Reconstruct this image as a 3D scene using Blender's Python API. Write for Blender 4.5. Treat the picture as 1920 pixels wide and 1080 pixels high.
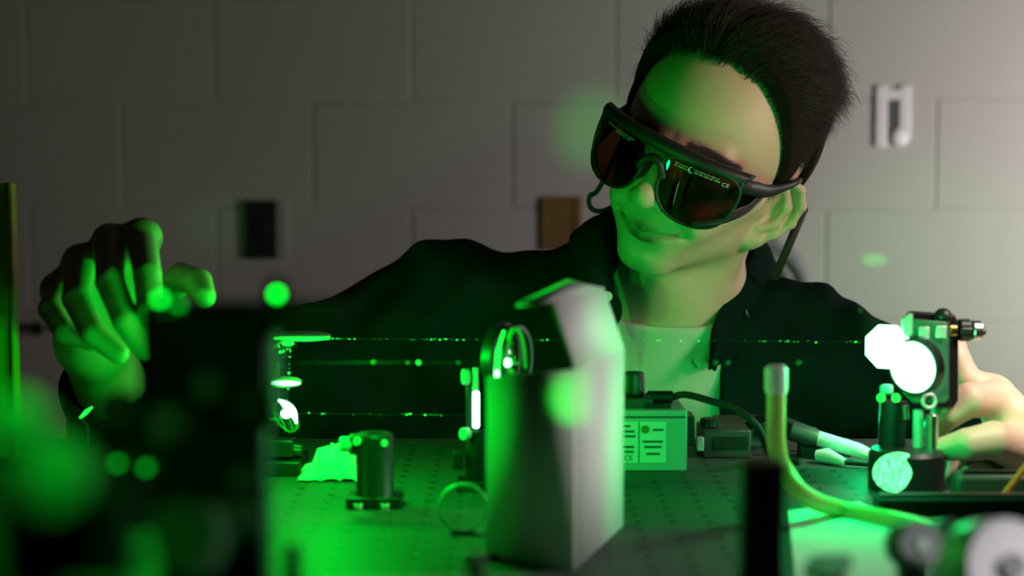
import bpy, math, random
import numpy as np
from mathutils import Vector, Matrix

# ------------------------------------------------------------------ camera, world, lights
for o in list(bpy.data.objects): bpy.data.objects.remove(o, do_unlink=True)
SC = bpy.context.scene
COL = SC.collection
random.seed(7); RNG = np.random.default_rng(7)
CAMZ = 1.20                       # camera height above the floor
F = 1920 * 58.0 / 36.0            # focal length in pixels of a 1920 wide frame
TH = math.radians(4.1)            # camera looks slightly down
TABLE = CAMZ - 0.246              # optical table surface

cam_d = bpy.data.cameras.new('camera'); cam_d.lens = 58; cam_d.sensor_width = 36
cam_d.clip_start = 0.02
cam_d.dof.use_dof = True; cam_d.dof.focus_distance = 1.50; cam_d.dof.aperture_fstop = 3.9
cam = bpy.data.objects.new('camera', cam_d); COL.objects.link(cam)
cam.location = (0, 0, CAMZ); cam.rotation_euler = (math.pi/2 - TH, 0, 0)
SC.camera = cam

w = bpy.data.worlds.new('World'); SC.world = w; w.use_nodes = True
w.node_tree.nodes['Background'].inputs[0].default_value = (0.55, 0.5, 0.45, 1)
w.node_tree.nodes['Background'].inputs[1].default_value = 0.006

vs = SC.view_settings
vs.view_transform = 'Standard'; vs.look = 'None'; vs.exposure = 0.0; vs.gamma = 1.0
vs.use_curve_mapping = False

def P(px, py, Y):
    """world point at depth Y whose image is (px, py) of the 1920x1080 frame"""
    a = (px - 960) / F; b = (540 - py) / F
    dy = math.cos(TH) + b*math.sin(TH); dz = -math.sin(TH) + b*math.cos(TH)
    t = Y / dy
    return Vector((a*t, Y, CAMZ + dz*t))

GREEN = (0.0, 1.0, 0.03)
def lamp(name, kind, loc, power, color, size=0.01, aim=None, **kw):
    d = bpy.data.lights.new(name, kind); d.energy = power; d.color = color
    if kind == 'AREA':
        d.shape = 'RECTANGLE'; d.size = size; d.size_y = kw.pop('size_y', size)
    else: d.shadow_soft_size = size
    for k, v in kw.items(): setattr(d, k, v)
    o = bpy.data.objects.new(name, d); COL.objects.link(o); o.location = loc
    if aim is not None:
        o.rotation_euler = (Vector(aim) - Vector(loc)).to_track_quat('-Z', 'Y').to_euler()
    return o
# room light: wall, hand and face lamps on the right, plus two added fills
lamp('wall_lamp', 'AREA', (1.50, 2.20, CAMZ-0.10), 12.5, (1.0, 0.93, 0.90), 0.25, aim=(0.8, 3.0, CAMZ-0.05), size_y=0.25)
lamp('task_lamp', 'AREA', (0.53, 1.16, CAMZ+0.16), 0.36, (1.0, 0.88, 0.76), 0.06, aim=(0.43, 1.31, CAMZ-0.16), size_y=0.06, spread=math.radians(54))
lamp('room_lamp', 'AREA', (0.85, 1.08, CAMZ+0.14), 0.36, (1.0, 0.74, 0.62), 0.2, aim=(0.18, 1.58, CAMZ+0.04), size_y=0.2, spread=math.radians(52))
lamp('clamp_fill', 'AREA', (0.46, 0.50, CAMZ+0.04), 0.035, (1.0, 0.95, 0.98), 0.05, aim=(0.225, 0.74, CAMZ-0.21), size_y=0.04, spread=math.radians(28))  # added fill that brightens only the corner clamps
lamp('shield_fill', 'AREA', (0.85, 1.10, CAMZ+0.08), 0.17, (1.0, 0.92, 0.88), 0.10, aim=(0.10, 0.99, CAMZ-0.14), size_y=0.10, spread=math.radians(32))  # added fill for the right side of the white shield
# laser light scattered off the optics, with added green fills among it
lamp('laser_scatter_periscope', 'POINT', P(600, 672, 1.25), 1.4, GREEN, 0.006)
lamp('laser_scatter_mount', 'POINT', P(1605, 690, 1.17), 0.9, (0.0, 1.0, 0.20), 0.01)
lamp('jacket_fill_green', 'POINT', P(1625, 770, 1.37), 0.30, (0.0, 1.0, 0.25), 0.01)  # added green fill to brighten the dark jacket
lamp('table_fill_green', 'POINT', P(690, 640, 1.13), 1.4, GREEN, 0.02)  # added green fill spreading over the table top
lamp('hand_fill_green', 'POINT', P(300, 770, 1.12), 0.30, GREEN, 0.01)  # added green fill from below for fingertips and forearm
lamp('foreground_fill_green', 'POINT', P(110, 480, 0.33), 0.11, GREEN, 0.01)  # added green fill for the near knobs on the left
lamp('paper_fill_green', 'POINT', P(1685, 1042, 0.86), 0.045, (0.0, 1.0, 0.15), 0.005)  # added green light that makes the glow on the paper sheet
lamp('shield_patch_spot', 'SPOT', P(800, 830, 0.80), 2.6, GREEN, 0.004, aim=P(1095, 742, 1.02), spot_size=math.radians(11), spot_blend=0.9)  # added spot throwing the green patch on the front panel
lamp('laser_glow_wall', 'SPOT', P(560, 520, 1.30), 26.0, GREEN, 0.02, aim=P(1112, 245, 3.05), spot_size=math.radians(6.4), spot_blend=1.0)
lamp('laser_glow_wall_left', 'SPOT', P(470, 500, 1.10), 3.0, (0.05, 1.0, 0.3), 0.03, aim=P(400, 430, 3.2), spot_size=math.radians(4.5), spot_blend=1.0)
lamp('haze_spot_right', 'SPOT', P(1700, 600, 1.42), 14.0, (0.05, 1.0, 0.12), 0.02, aim=P(1730, 560, 3.0), spot_size=math.radians(24), spot_blend=1.0)  # added spot imitating green haze around the mount
lamp('laser_spot_wall', 'SPOT', P(1690, 575, 1.40), 55.0, GREEN, 0.002, aim=P(1640, 487, 3.0), spot_size=math.radians(1.3), spot_blend=0.7).scale = (1.5, 0.7, 1)
lamp('laser_spot_wall_low', 'SPOT', P(1660, 590, 1.40), 40.0, GREEN, 0.002, aim=P(1492, 560, 3.0), spot_size=math.radians(1.2), spot_blend=0.6)

# ------------------------------------------------------------------ helpers
def tag(o, label=None, cat=None, group=None, kind=None):
    if label: o['label'] = label
    if cat: o['category'] = cat
    if group: o['group'] = group
    if kind: o['kind'] = kind
    return o

def mat(name, color, rough=0.5, metal=0.0, emit=None, estr=0.0, noise=0.0, nscale=40, bump=0.0, bscale=200, sheen=0.0, spec=None, trans=0.0, sss=0.0):
    m = bpy.data.materials.new(name); m.use_nodes = True
    nt = m.node_tree; b = nt.nodes['Principled BSDF']; L = nt.links
    b.inputs['Base Color'].default_value = (*color, 1); b.inputs['Roughness'].default_value = rough
    b.inputs['Metallic'].default_value = metal
    if spec is not None: b.inputs['Specular IOR Level'].default_value = spec
    if sheen: b.inputs['Sheen Weight'].default_value = sheen; b.inputs['Sheen Roughness'].default_value = 0.5
    if trans: b.inputs['Transmission Weight'].default_value = trans
    if sss:
        b.inputs['Subsurface Weight'].default_value = sss
        b.inputs['Subsurface Radius'].default_value = (0.008, 0.004, 0.002)
        b.inputs['Subsurface Scale'].default_value = 0.6
    if emit:
        b.inputs['Emission Color'].default_value = (*emit, 1); b.inputs['Emission Strength'].default_value = estr
    tc = nt.nodes.new('ShaderNodeTexCoord')
    if noise:
        n = nt.nodes.new('ShaderNodeTexNoise'); n.inputs['Scale'].default_value = nscale; n.inputs['Detail'].default_value = 5
        L.new(tc.outputs['Object'], n.inputs['Vector'])
        mx = nt.nodes.new('ShaderNodeMix'); mx.data_type = 'RGBA'
        mx.inputs['A'].default_value = (*[c*(1-noise) for c in color], 1); mx.inputs['B'].default_value = (*[min(1, c*(1+noise)) for c in color], 1)
        L.new(n.outputs['Fac'], mx.inputs['Factor']); L.new(mx.outputs['Result'], b.inputs['Base Color'])
    if bump:
        n = nt.nodes.new('ShaderNodeTexNoise'); n.inputs['Scale'].default_value = bscale; n.inputs['Detail'].default_value = 4
        L.new(tc.outputs['Object'], n.inputs['Vector'])
        bp = nt.nodes.new('ShaderNodeBump'); bp.inputs['Strength'].default_value = bump; bp.inputs['Distance'].default_value = 0.002
        L.new(n.outputs['Fac'], bp.inputs['Height']); L.new(bp.outputs['Normal'], b.inputs['Normal'])
    return m

def rotz(a): return Matrix.Rotation(a, 3, 'Z')
def frame_to(d):
    return Vector(d).normalized().to_track_quat('Z', 'Y').to_matrix()

class MB:
    """collects shapes into one mesh (world coordinates)"""
    def __init__(s): s.v = []; s.f = []
    def add(s, v, f):
        n = len(s.v); s.v += [tuple(q) for q in v]; s.f += [tuple(i+n for i in q) for q in f]; return s
    def box(s, c, size, R=None):
        c = Vector(c); h = [q/2 for q in size]; R = R or Matrix.Identity(3)
        v = [c + R @ Vector((x*h[0], y*h[1], z*h[2])) for x in (-1, 1) for y in (-1, 1) for z in (-1, 1)]
        return s.add(v, [(0,1,3,2), (4,6,7,5), (0,4,5,1), (2,3,7,6), (0,2,6,4), (1,5,7,3)])
    def lathe(s, base, axis, prof, seg=28, a0=0.0, cap=True):
        """prof: list of (radius, distance along axis)"""
        base = Vector(base); R = frame_to(axis); v = []; f = []
        for r, t in prof:
            for k in range(seg):
                a = a0 + 2*math.pi*k/seg
                v.append(base + R @ Vector((r*math.cos(a), r*math.sin(a), t)))
        for i in range(len(prof)-1):
            for k in range(seg):
                k2 = (k+1) % seg
                f.append((i*seg+k, i*seg+k2, (i+1)*seg+k2, (i+1)*seg+k))
        if cap:
            f.append(tuple(range(seg-1, -1, -1))); f.append(tuple((len(prof)-1)*seg+k for k in range(seg)))
        return s.add(v, f)
    def cyl(s, p0, p1, r, seg=24, bev=0.0):
        p0 = Vector(p0); p1 = Vector(p1); L = (p1-p0).length; b = bev
        pr = [(r-b, 0), (r, b), (r, L-b), (r-b, L)] if b else [(r, 0), (r, L)]
        return s.lathe(p0, p1-p0, pr, seg)
    def ring(s, c, axis, R, r_in, depth, seg=40):
        """a flat collar with an open bore"""
        return s.lathe(c, axis, [(r_in, -depth/2), (R, -depth/2), (R, depth/2), (r_in, depth/2), (r_in, -depth/2)], seg, cap=False)
    def torus(s, c, axis, R, r, seg=40, n=10):
        pr = [(R + r*math.cos(2*math.pi*k/n), r*math.sin(2*math.pi*k/n)) for k in range(n+1)]
        return s.lathe(c, axis, pr, seg, cap=False)
    def sphere(s, c, r, seg=16, n=10, sc=(1,1,1)):
        c = Vector(c); v = []; f = []
        for i in range(n+1):
            t = math.pi*i/n
            for k in range(seg):
                a = 2*math.pi*k/seg
                v.append(c + Vector((r*sc[0]*math.sin(t)*math.cos(a), r*sc[1]*math.sin(t)*math.sin(a), r*sc[2]*math.cos(t))))
        for i in range(n):
            for k in range(seg):
                k2 = (k+1) % seg
                f.append((i*seg+k, (i+1)*seg+k, (i+1)*seg+k2, i*seg+k2))
        return s.add(v, f)
    def tube(s, pts, r, seg=10, closed=False):
        pts = [Vector(p) for p in pts]; n = len(pts); v = []; f = []
        rr = r if isinstance(r, (list, tuple)) else [r]*n
        up = None
        for i, p in enumerate(pts):
            a = pts[(i-1) % n] if (closed or i > 0) else p
            b = pts[(i+1) % n] if (closed or i < n-1) else p
            t = (b-a).normalized()
            if up is None:
                up = t.orthogonal().normalized()
            up = (up - t*up.dot(t)).normalized(); q = t.cross(up)
            for k in range(seg):
                an = 2*math.pi*k/seg
                v.append(p + (up*math.cos(an) + q*math.sin(an))*rr[i])
        for i in range(n if closed else n-1):
            j = (i+1) % n
            for k in range(seg):
                k2 = (k+1) % seg
                f.append((i*seg+k, i*seg+k2, j*seg+k2, j*seg+k))
        if not closed:
            f.append(tuple(range(seg-1, -1, -1))); f.append(tuple((n-1)*seg+k for k in range(seg)))
        return s.add(v, f)
    def prism(s, poly, d):
        """polygon (list of points) extruded by vector d"""
        n = len(poly); d = Vector(d); v = [Vector(p) for p in poly] + [Vector(p)+d for p in poly]
        f = [tuple(range(n-1, -1, -1)), tuple(range(n, 2*n))] + [(i, (i+1) % n, n+(i+1) % n, n+i) for i in range(n)]
        return s.add(v, f)
    def build(s, name, m, parent=None, bevel=0.0, angle=35, sub=0):
        me = bpy.data.meshes.new(name)
        o = bpy.data.objects.new(name, me); COL.objects.link(o)
        off = Vector((0,0,0)); q = parent
        while q is not None: off += q.location; q = q.parent
        V = np.array(s.v, dtype=float)
        if parent is None:
            loc = Vector(((V[:,0].min()+V[:,0].max())/2, (V[:,1].min()+V[:,1].max())/2, V[:,2].min())); o.location = loc; off = loc
        else: o.parent = parent
        me.from_pydata((V - np.array(off)).tolist(), [], s.f); me.validate(); me.update()
        me.materials.append(m)
        me.polygons.foreach_set('use_smooth', [True]*len(me.polygons)); me.set_sharp_from_angle(angle=math.radians(angle))
        if bevel:
            b = o.modifiers.new('bevel', 'BEVEL'); b.width = bevel; b.segments = 2; b.limit_method = 'ANGLE'; b.angle_limit = math.radians(50)
        if sub:
            b = o.modifiers.new('sub', 'SUBSURF'); b.levels = sub; b.render_levels = sub
        return o

def thing(name, label, cat, loc, group=None):
    o = bpy.data.objects.new(name, None); COL.objects.link(o); o.location = Vector(loc); o.empty_display_size = 0.02
    return tag(o, label, cat, group)

def spline(pts, n=8, closed=False):
    """Catmull-Rom through the points"""
    pts = [Vector(p) for p in pts]; m = len(pts); out = []
    rng = range(m if closed else m-1)
    for i in rng:
        g = lambda k: pts[k % m] if closed else pts[max(0, min(m-1, k))]
        p0, p1, p2, p3 = g(i-1), g(i), g(i+1), g(i+2)
        for k in range(n):
            t = k/n
            out.append(0.5*((2*p1) + (p2-p0)*t + (2*p0-5*p1+4*p2-p3)*t*t + (3*p1-p0-3*p2+p3)*t**3))
    if not closed: out.append(pts[-1])
    return out

# ------------------------------------------------------------------ materials
M = {}
M['block'] = mat('painted_block', (0.52, 0.50, 0.47), 0.75, noise=0.05, nscale=6, bump=0.25, bscale=90)
M['mortar'] = mat('mortar', (0.50, 0.48, 0.45), 0.85, bump=0.3)
M['plaster'] = mat('plaster', (0.4, 0.38, 0.36), 0.9)
M['floor'] = mat('floor_vinyl', (0.16, 0.15, 0.14), 0.5, noise=0.2, nscale=3)
M['table'] = mat('table_steel', (0.08, 0.083, 0.083), 0.55, 0.0, spec=0.12, noise=0.12, nscale=14, bump=0.15, bscale=120)
M['hole'] = mat('hole_dark', (0.06, 0.06, 0.06), 0.45, 0.3)
M['black'] = mat('black_anodised', (0.012, 0.013, 0.013), 0.42, noise=0.2, nscale=60)
M['blackmatte'] = mat('black_matte', (0.010, 0.011, 0.011), 0.75)
M['rubber'] = mat('black_rubber', (0.014, 0.014, 0.014), 0.6)
M['steel'] = mat('brushed_steel', (0.62, 0.62, 0.62), 0.28, 1.0)
M['alu'] = mat('clear_aluminium', (0.66, 0.67, 0.67), 0.5, 0.35, noise=0.15, nscale=150)
M['brass'] = mat('brass', (0.72, 0.50, 0.18), 0.3, 1.0)
M['card'] = mat('white_card', (0.80, 0.79, 0.78), 0.8, bump=0.1, bscale=60)
M['paper'] = mat('paper', (0.8, 0.8, 0.78), 0.9)
M['ink'] = mat('grey_ink', (0.08, 0.09, 0.09), 0.8)
M['gold'] = mat('gold_print', (0.35, 0.22, 0.02), 0.6)
M['grey'] = mat('grey_plastic', (0.28, 0.29, 0.29), 0.55, noise=0.1, nscale=30)
M['greybox'] = mat('grey_enamel', (0.46, 0.48, 0.48), 0.5, noise=0.05)
M['darkgrey'] = mat('dark_grey_plastic', (0.05, 0.055, 0.055), 0.5, noise=0.2, nscale=40)
M['white'] = mat('white_plastic', (0.82, 0.80, 0.82), 0.45)
M['yellow'] = mat('yellow_plastic', (0.60, 0.42, 0.02), 0.5, noise=0.08)
M['orange'] = mat('orange_wire', (0.75, 0.16, 0.02), 0.45)
M['cork'] = mat('brown_board', (0.20, 0.115, 0.03), 0.9, noise=0.3, nscale=30)
M['slate'] = mat('slate_insert', (0.09, 0.10, 0.11), 0.6)
M['hose'] = mat('grey_hose', (0.22, 0.23, 0.24), 0.6)
M['laser'] = mat('laser_scatter', (0, 0.3, 0), 0.6, emit=(0.01, 1.0, 0.05), estr=2.4)  # emission stands in for laser light reflected off parts and dust
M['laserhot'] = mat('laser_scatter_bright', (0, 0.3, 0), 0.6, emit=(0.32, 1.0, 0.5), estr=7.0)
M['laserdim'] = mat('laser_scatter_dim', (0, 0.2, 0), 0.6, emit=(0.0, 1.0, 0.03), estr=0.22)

def glass_mat(name, tint, fres=0.08, rough=0.02, gl=(1,1,1)):
    m = bpy.data.materials.new(name); m.use_nodes = True; nt = m.node_tree; nt.nodes.clear()
    out = nt.nodes.new('ShaderNodeOutputMaterial'); mix = nt.nodes.new('ShaderNodeMixShader')
    t = nt.nodes.new('ShaderNodeBsdfTransparent'); t.inputs[0].default_value = (*tint, 1)
    g = nt.nodes.new('ShaderNodeBsdfGlossy'); g.inputs['Roughness'].default_value = rough; g.inputs[0].default_value = (*gl, 1)
    fr = nt.nodes.new('ShaderNodeFresnel'); fr.inputs[0].default_value = 1.5
    nt.links.new(fr.outputs[0], mix.inputs[0]); nt.links.new(t.outputs[0], mix.inputs[1]); nt.links.new(g.outputs[0], mix.inputs[2])
    nt.links.new(mix.outputs[0], out.inputs[0]); return m
M['glass'] = glass_mat('clear_glass', (0.93, 0.96, 0.94))
M['brownlens'] = glass_mat('brown_laser_lens', (0.085, 0.022, 0.006))

# emission painting laser glints, broken up by fine noise lines
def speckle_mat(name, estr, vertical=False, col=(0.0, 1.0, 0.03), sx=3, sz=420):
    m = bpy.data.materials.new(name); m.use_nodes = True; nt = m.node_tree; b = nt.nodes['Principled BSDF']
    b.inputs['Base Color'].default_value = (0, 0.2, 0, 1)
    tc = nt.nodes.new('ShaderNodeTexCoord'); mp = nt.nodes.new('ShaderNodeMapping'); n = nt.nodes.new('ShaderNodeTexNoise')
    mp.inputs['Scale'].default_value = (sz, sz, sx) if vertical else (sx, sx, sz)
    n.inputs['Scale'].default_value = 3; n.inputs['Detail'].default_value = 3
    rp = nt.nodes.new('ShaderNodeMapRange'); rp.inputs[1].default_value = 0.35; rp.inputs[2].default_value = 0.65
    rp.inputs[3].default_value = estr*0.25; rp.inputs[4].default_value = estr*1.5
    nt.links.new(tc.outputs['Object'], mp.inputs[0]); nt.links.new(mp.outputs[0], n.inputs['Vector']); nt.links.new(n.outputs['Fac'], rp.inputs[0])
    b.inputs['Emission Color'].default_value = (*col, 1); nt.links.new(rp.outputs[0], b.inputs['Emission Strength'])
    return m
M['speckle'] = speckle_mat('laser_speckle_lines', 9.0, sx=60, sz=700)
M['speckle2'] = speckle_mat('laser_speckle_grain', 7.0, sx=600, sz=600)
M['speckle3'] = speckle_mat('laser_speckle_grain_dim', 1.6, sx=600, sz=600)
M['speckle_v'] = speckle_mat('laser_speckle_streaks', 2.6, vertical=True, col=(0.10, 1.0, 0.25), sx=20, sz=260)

# ------------------------------------------------------------------ the room
YAW = 0.16                                     # the wall is not quite square to the camera: Y = 3.1 - YAW * X
def wall_pt(px, py, out=0.0):
    a = (px - 960) / F; b = (540 - py) / F
    dy = math.cos(TH) + b*math.sin(TH); dz = -math.sin(TH) + b*math.cos(TH)
    t = (3.1 - out) / (dy + YAW*a)
    return Vector((a*t, dy*t, CAMZ + dz*t))
WR = Matrix.Rotation(-math.atan(YAW), 3, 'Z')   # local x runs along the wall, local -y points into the room
def WX(x, y, z): return Vector((0, 3.1, 0)) + WR @ Vector((x, y, 0)) + Vector((0, 0, z))

wb = MB().box(WX(0, 0.0960, 1.3), (5.2, 0.2, 2.8), WR).build('wall_back', M['mortar']); tag(wb, 'pale painted concrete block wall behind the person', kind='structure')
bw, bh, gap = 0.385, 0.2, 0.005
# course line passes image y=190 and a joint passes x=960 in the course below it
zc = wall_pt(900, 190).z; lx = (WR.transposed() @ (wall_pt(962, 290) - Vector((0, 3.1, 0)))).x
bm_ = MB().box((0,0,0), (bw-gap, 0.012, bh-gap))
tmpl = bm_.build('block', M['block'], None, bevel=0.003)
bme = tmpl.data; bpy.data.objects.remove(tmpl)
zb = zc - bh
for r in range(-5, 4):
    z0 = zb + r*bh
    if z0 < 0.0 or z0+bh > 2.7: continue
    for c in range(-6, 7):
        x0 = lx + c*bw + (bw/2 if r % 2 else 0)
        if abs(x0+bw/2) > 2.45: continue
        o = bpy.data.objects.new('block', bme); COL.objects.link(o); o.parent = wb
        ctr = WX(x0+bw/2, 0.0002*((r*7+c*3) % 5), z0+bh/2 - (0 if True else 0))
        o.location = ctr - wb.location - Vector((0,0,(bh-gap)/2)); o.rotation_euler = (0, 0, -math.atan(YAW))
        m_ = o.modifiers.new('bevel', 'BEVEL'); m_.width = 0.001; m_.segments = 2
fl = MB().box((0.0, 1.1, -0.05), (5.0, 5.2, 0.1)).build('floor', M['floor']); tag(fl, 'dark lab floor', kind='structure')

# ------------------------------------------------------------------ wall fittings
def wall_box(mb, px0, py0, px1, py1, depth, out=0.0):
    a = wall_pt(px0, py0); b = wall_pt(px1, py1)
    ax = (WR.transposed() @ (a - Vector((0,3.1,0)))).x; bx_ = (WR.transposed() @ (b - Vector((0,3.1,0)))).x
    return mb.box(WX((ax+bx_)/2, -out-depth/2-0.0055, (a.z+b.z)/2), (abs(bx_-ax), depth, abs(a.z-b.z)), WR)
sw = thing('wall_switch', 'white wall switch plate with dark centre right of the head', 'switch', wall_pt(1672, 275))
wall_box(MB(), 1641, 160, 1662, 276, 0.006).build('frame_bar', M['white'], sw, 0.004)
wall_box(MB(), 1685, 160, 1706, 262, 0.006).build('frame_bar', M['white'], sw, 0.004)
wall_box(MB(), 1655, 168, 1693, 187, 0.0055).build('frame_bar', M['white'], sw, 0.004)
wall_box(MB(), 1660, 186, 1687, 246, 0.003).build('insert', M['slate'], sw, 0.001)
MB().sphere(wall_pt(1687, 257, 0.008), 0.017, sc=(1, 0.45, 1)).build('knob', M['white'], sw)
ou = thing('outlet_box', 'dark wall outlet box with pale edge on the left of the wall', 'outlet', wall_pt(500, 486))
wall_box(MB(), 463, 374, 541, 487, 0.003).build('plate', M['plaster'], ou, 0.003)
wall_box(MB(), 464, 376, 523, 485, 0.004, 0.003).build('cover', M['blackmatte'], ou, 0.004)
wall_box(MB(), 480, 415, 508, 447, 0.002, 0.007).build('socket', M['rubber'], ou, 0.002)
cb = thing('cork_board', 'small brown board on the wall behind the shoulder', 'board', wall_pt(1052, 470))
wall_box(MB(), 1013, 368, 1092, 470, 0.003).build('panel', M['cork'], cb, 0.002)
for x_ in (1021, 1084): wall_box(MB(), x_-6, 371, x_+5, 467, 0.0015, 0.003).build('edge_strip', M['cork'], cb, 0.001)
rl = thing('wall_rail', 'dark rail running along the wall behind the raised hand', 'rail', wall_pt(250, 625))
wall_box(MB(), -200, 606, 520, 624, 0.006).build('rail_bar', M['blackmatte'], rl, 0.003)
for x_ in (-60, 75, 250, 420): wall_box(MB(), x_-9, 602, x_+9, 628, 0.003, 0.006).build('rail_clip', M['rubber'], rl, 0.002)
hz_ = thing('wall_hose', 'grey hose looping on the wall behind the neck', 'hose', wall_pt(1530, 640))
MB().tube(spline([wall_pt(x, y, 0.04) for x, y in [(1390, 480), (1425, 455), (1465, 470), (1495, 500), (1515, 550), (1530, 640)]], 8), 0.016).build('hose_tube', M['hose'], hz_)
MB().cyl(wall_pt(1412, 452, 0.002), wall_pt(1412, 452, 0.075), 0.02, 24, 0.003).build('wall_fitting', M['rubber'], hz_)
MB().box(wall_pt(1440, 470, 0.03), (0.05, 0.045, 0.06), WR).build('clamp', M['grey'], hz_, 0.006)

# ------------------------------------------------------------------ the optical table
tb = thing('optical_table', 'steel optical table lit green by the laser', 'table', (-0.25, 0.8, 0))
X0, X1, Y0_, Y1_ = -0.95, 0.45, 0.10, 1.50
MB().box(((X0+X1)/2, (Y0_+Y1_)/2, TABLE-0.003), (X1-X0, Y1_-Y0_, 0.006)).build('table_top', M['table'], tb, 0.001)
MB().box(((X0+X1)/2, (Y0_+Y1_)/2, TABLE-0.106), (X1-X0-0.004, Y1_-Y0_-0.004, 0.2)).build('table_core', M['blackmatte'], tb, 0.002)
for x_ in (X0+0.15, X1-0.15):
    for y_ in (Y0_+0.15, Y1_-0.15):
        MB().lathe((x_, y_, 0.0), (0,0,1), [(0.09, 0), (0.09, 0.02), (0.05, 0.03), (0.05, TABLE-0.25), (0.08, TABLE-0.24), (0.08, TABLE-0.206)], 24).build('leg', M['blackmatte'], tb)
hm = MB()
for i in range(int((X1-X0)/0.025)):
    for j in range(int((Y1_-Y0_)/0.025)):
        x_ = X0+0.0125+i*0.025; y_ = Y0_+0.0125+j*0.025
        if abs(x_) < 0.34*y_+0.03 and y_ > 0.6:
            n = 8; vv = []
            for k in range(n):
                a = 2*math.pi*k/n; vv.append((x_+0.0024*math.cos(a), y_+0.0024*math.sin(a), TABLE+0.0002))
            for k in range(n):
                a = 2*math.pi*k/n; vv.append((x_+0.0030*math.cos(a), y_+0.0030*math.sin(a), TABLE+0.0005))
            hm.add(vv, [tuple(range(n))] + [(k, (k+1) % n, n+(k+1) % n, n+k) for k in range(n)])
ho = hm.build('threaded_holes', M['hole'], tb); tag(ho, kind='stuff')

# ------------------------------------------------------------------ the person (implicit surfaces meshed with surface nets)
def polygonize(fn, lo, hi, h):
    lo = np.array(lo, np.float32); hi = np.array(hi, np.float32)
    n = (np.ceil((hi-lo)/(4*h)).astype(int)+1)
    ax = [lo[i] + 4*h*np.arange(n[i], dtype=np.float32) for i in range(3)]
    g = np.stack(np.meshgrid(*ax, indexing='ij'), -1).reshape(-1, 3)
    dc = fn(g).reshape(n)
    N = (n-1)*4+1
    I = [np.minimum((np.arange(N[i])+2)//4, n[i]-1) for i in range(3)]
    V = dc[np.ix_(*I)].astype(np.float32)
    band = np.abs(V) < 4*h*1.9
    idx = np.argwhere(band)
    pts = lo + idx.astype(np.float32)*h
    V[band] = fn(pts)
    ins = V < 0
    c = [(i, j, k) for i in (0,1) for j in (0,1) for k in (0,1)]
    S = lambda A, o: A[o[0]:N[0]-1+o[0], o[1]:N[1]-1+o[1], o[2]:N[2]-1+o[2]]
    cnt = sum(S(ins, o).astype(np.int8) for o in c)
    act = (cnt > 0) & (cnt < 8)
    cells = np.argwhere(act)
    ind = -np.ones(act.shape, np.int64); ind[act] = np.arange(len(cells))
    acc = np.zeros((len(cells), 3)); num = np.zeros(len(cells))
    cv = {o: S(V, o)[act] for o in c}
    for a in c:
        for d in range(3):
            if a[d] == 0:
                b = list(a); b[d] = 1; b = tuple(b)
                va, vb = cv[a], cv[b]; m = (va < 0) != (vb < 0)
                t = np.where(m, va/np.where(m, va-vb, 1), 0)
                p = np.tile(np.array(a, float), (len(cells), 1)); p[:, d] = t
                acc += p*m[:, None]; num += m
    verts = lo + (cells + acc/num[:, None])*h
    faces = []
    for d in range(3):
        e, f_ = (d+1) % 3, (d+2) % 3
        sl0 = [slice(None)]*3; sl1 = [slice(None)]*3; sl0[d] = slice(0, N[d]-1); sl1[d] = slice(1, N[d])
        for k in (e, f_): sl0[k] = slice(1, N[k]-1); sl1[k] = slice(1, N[k]-1)
        A = ins[tuple(sl0)]; B = ins[tuple(sl1)]
        for sgn, mk in ((0, A & ~B), (1, ~A & B)):
            q = np.argwhere(mk)
            if not len(q): continue
            q[:, e] += 1; q[:, f_] += 1
            def cell(de, df):
                r = q.copy(); r[:, e] -= de; r[:, f_] -= df; return ind[r[:,0], r[:,1], r[:,2]]
            quad = np.stack([cell(1,1), cell(0,1), cell(0,0), cell(1,0)], 1)
            faces.append(quad if sgn == 0 else quad[:, ::-1])
    return verts, np.concatenate(faces)

def smin(a, b, k):
    h = np.maximum(k-np.abs(a-b), 0)/k
    return np.minimum(a, b) - h*h*k*0.25
def smax(a, b, k): return -smin(-a, -b, k)
def sph(p, c, r): return np.linalg.norm(p-np.array(c, np.float32), axis=1)-r
def ell(p, c, r):
    q = (p-np.array(c, np.float32)); r = np.array(r, np.float32)
    k0 = np.linalg.norm(q/r, axis=1); k1 = np.linalg.norm(q/(r*r), axis=1)+1e-9
    return k0*(k0-1)/k1
def cap(p, a, b, ra, rb=None):
    rb = ra if rb is None else rb
    a = np.array(a, np.float32); b = np.array(b, np.float32); ab = b-a
    t = np.clip(((p-a)@ab)/(ab@ab), 0, 1)
    return np.linalg.norm(p-a-t[:, None]*ab, axis=1)-(ra+(rb-ra)*t)

def skinmat():
    m = mat('skin', (0.62, 0.42, 0.31), 0.5, sss=0.0, bump=0.12, bscale=900)
    nt = m.node_tree; b = nt.nodes['Principled BSDF']
    at = nt.nodes.new('ShaderNodeAttribute'); at.attribute_name = 'lip'
    n = nt.nodes.new('ShaderNodeTexNoise'); n.inputs['Scale'].default_value = 45; n.inputs['Detail'].default_value = 4
    mx0 = nt.nodes.new('ShaderNodeMix'); mx0.data_type = 'RGBA'
    mx0.inputs['A'].default_value = (0.58, 0.39, 0.28, 1); mx0.inputs['B'].default_value = (0.66, 0.45, 0.34, 1)
    nt.links.new(n.outputs['Fac'], mx0.inputs['Factor'])
    mx = nt.nodes.new('ShaderNodeMix'); mx.data_type = 'RGBA'
    mx.inputs['B'].default_value = (0.30, 0.13, 0.10, 1)
    nt.links.new(mx0.outputs['Result'], mx.inputs['A']); nt.links.new(at.outputs['Fac'], mx.inputs['Factor'])
    nt.links.new(mx.outputs['Result'], b.inputs['Base Color'])
    b.inputs['Subsurface Weight'].default_value = 0.15; b.inputs['Subsurface Radius'].default_value = (0.008, 0.003, 0.0015); b.inputs['Subsurface Scale'].default_value = 0.5
    return m
M['skin'] = skinmat()
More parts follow.
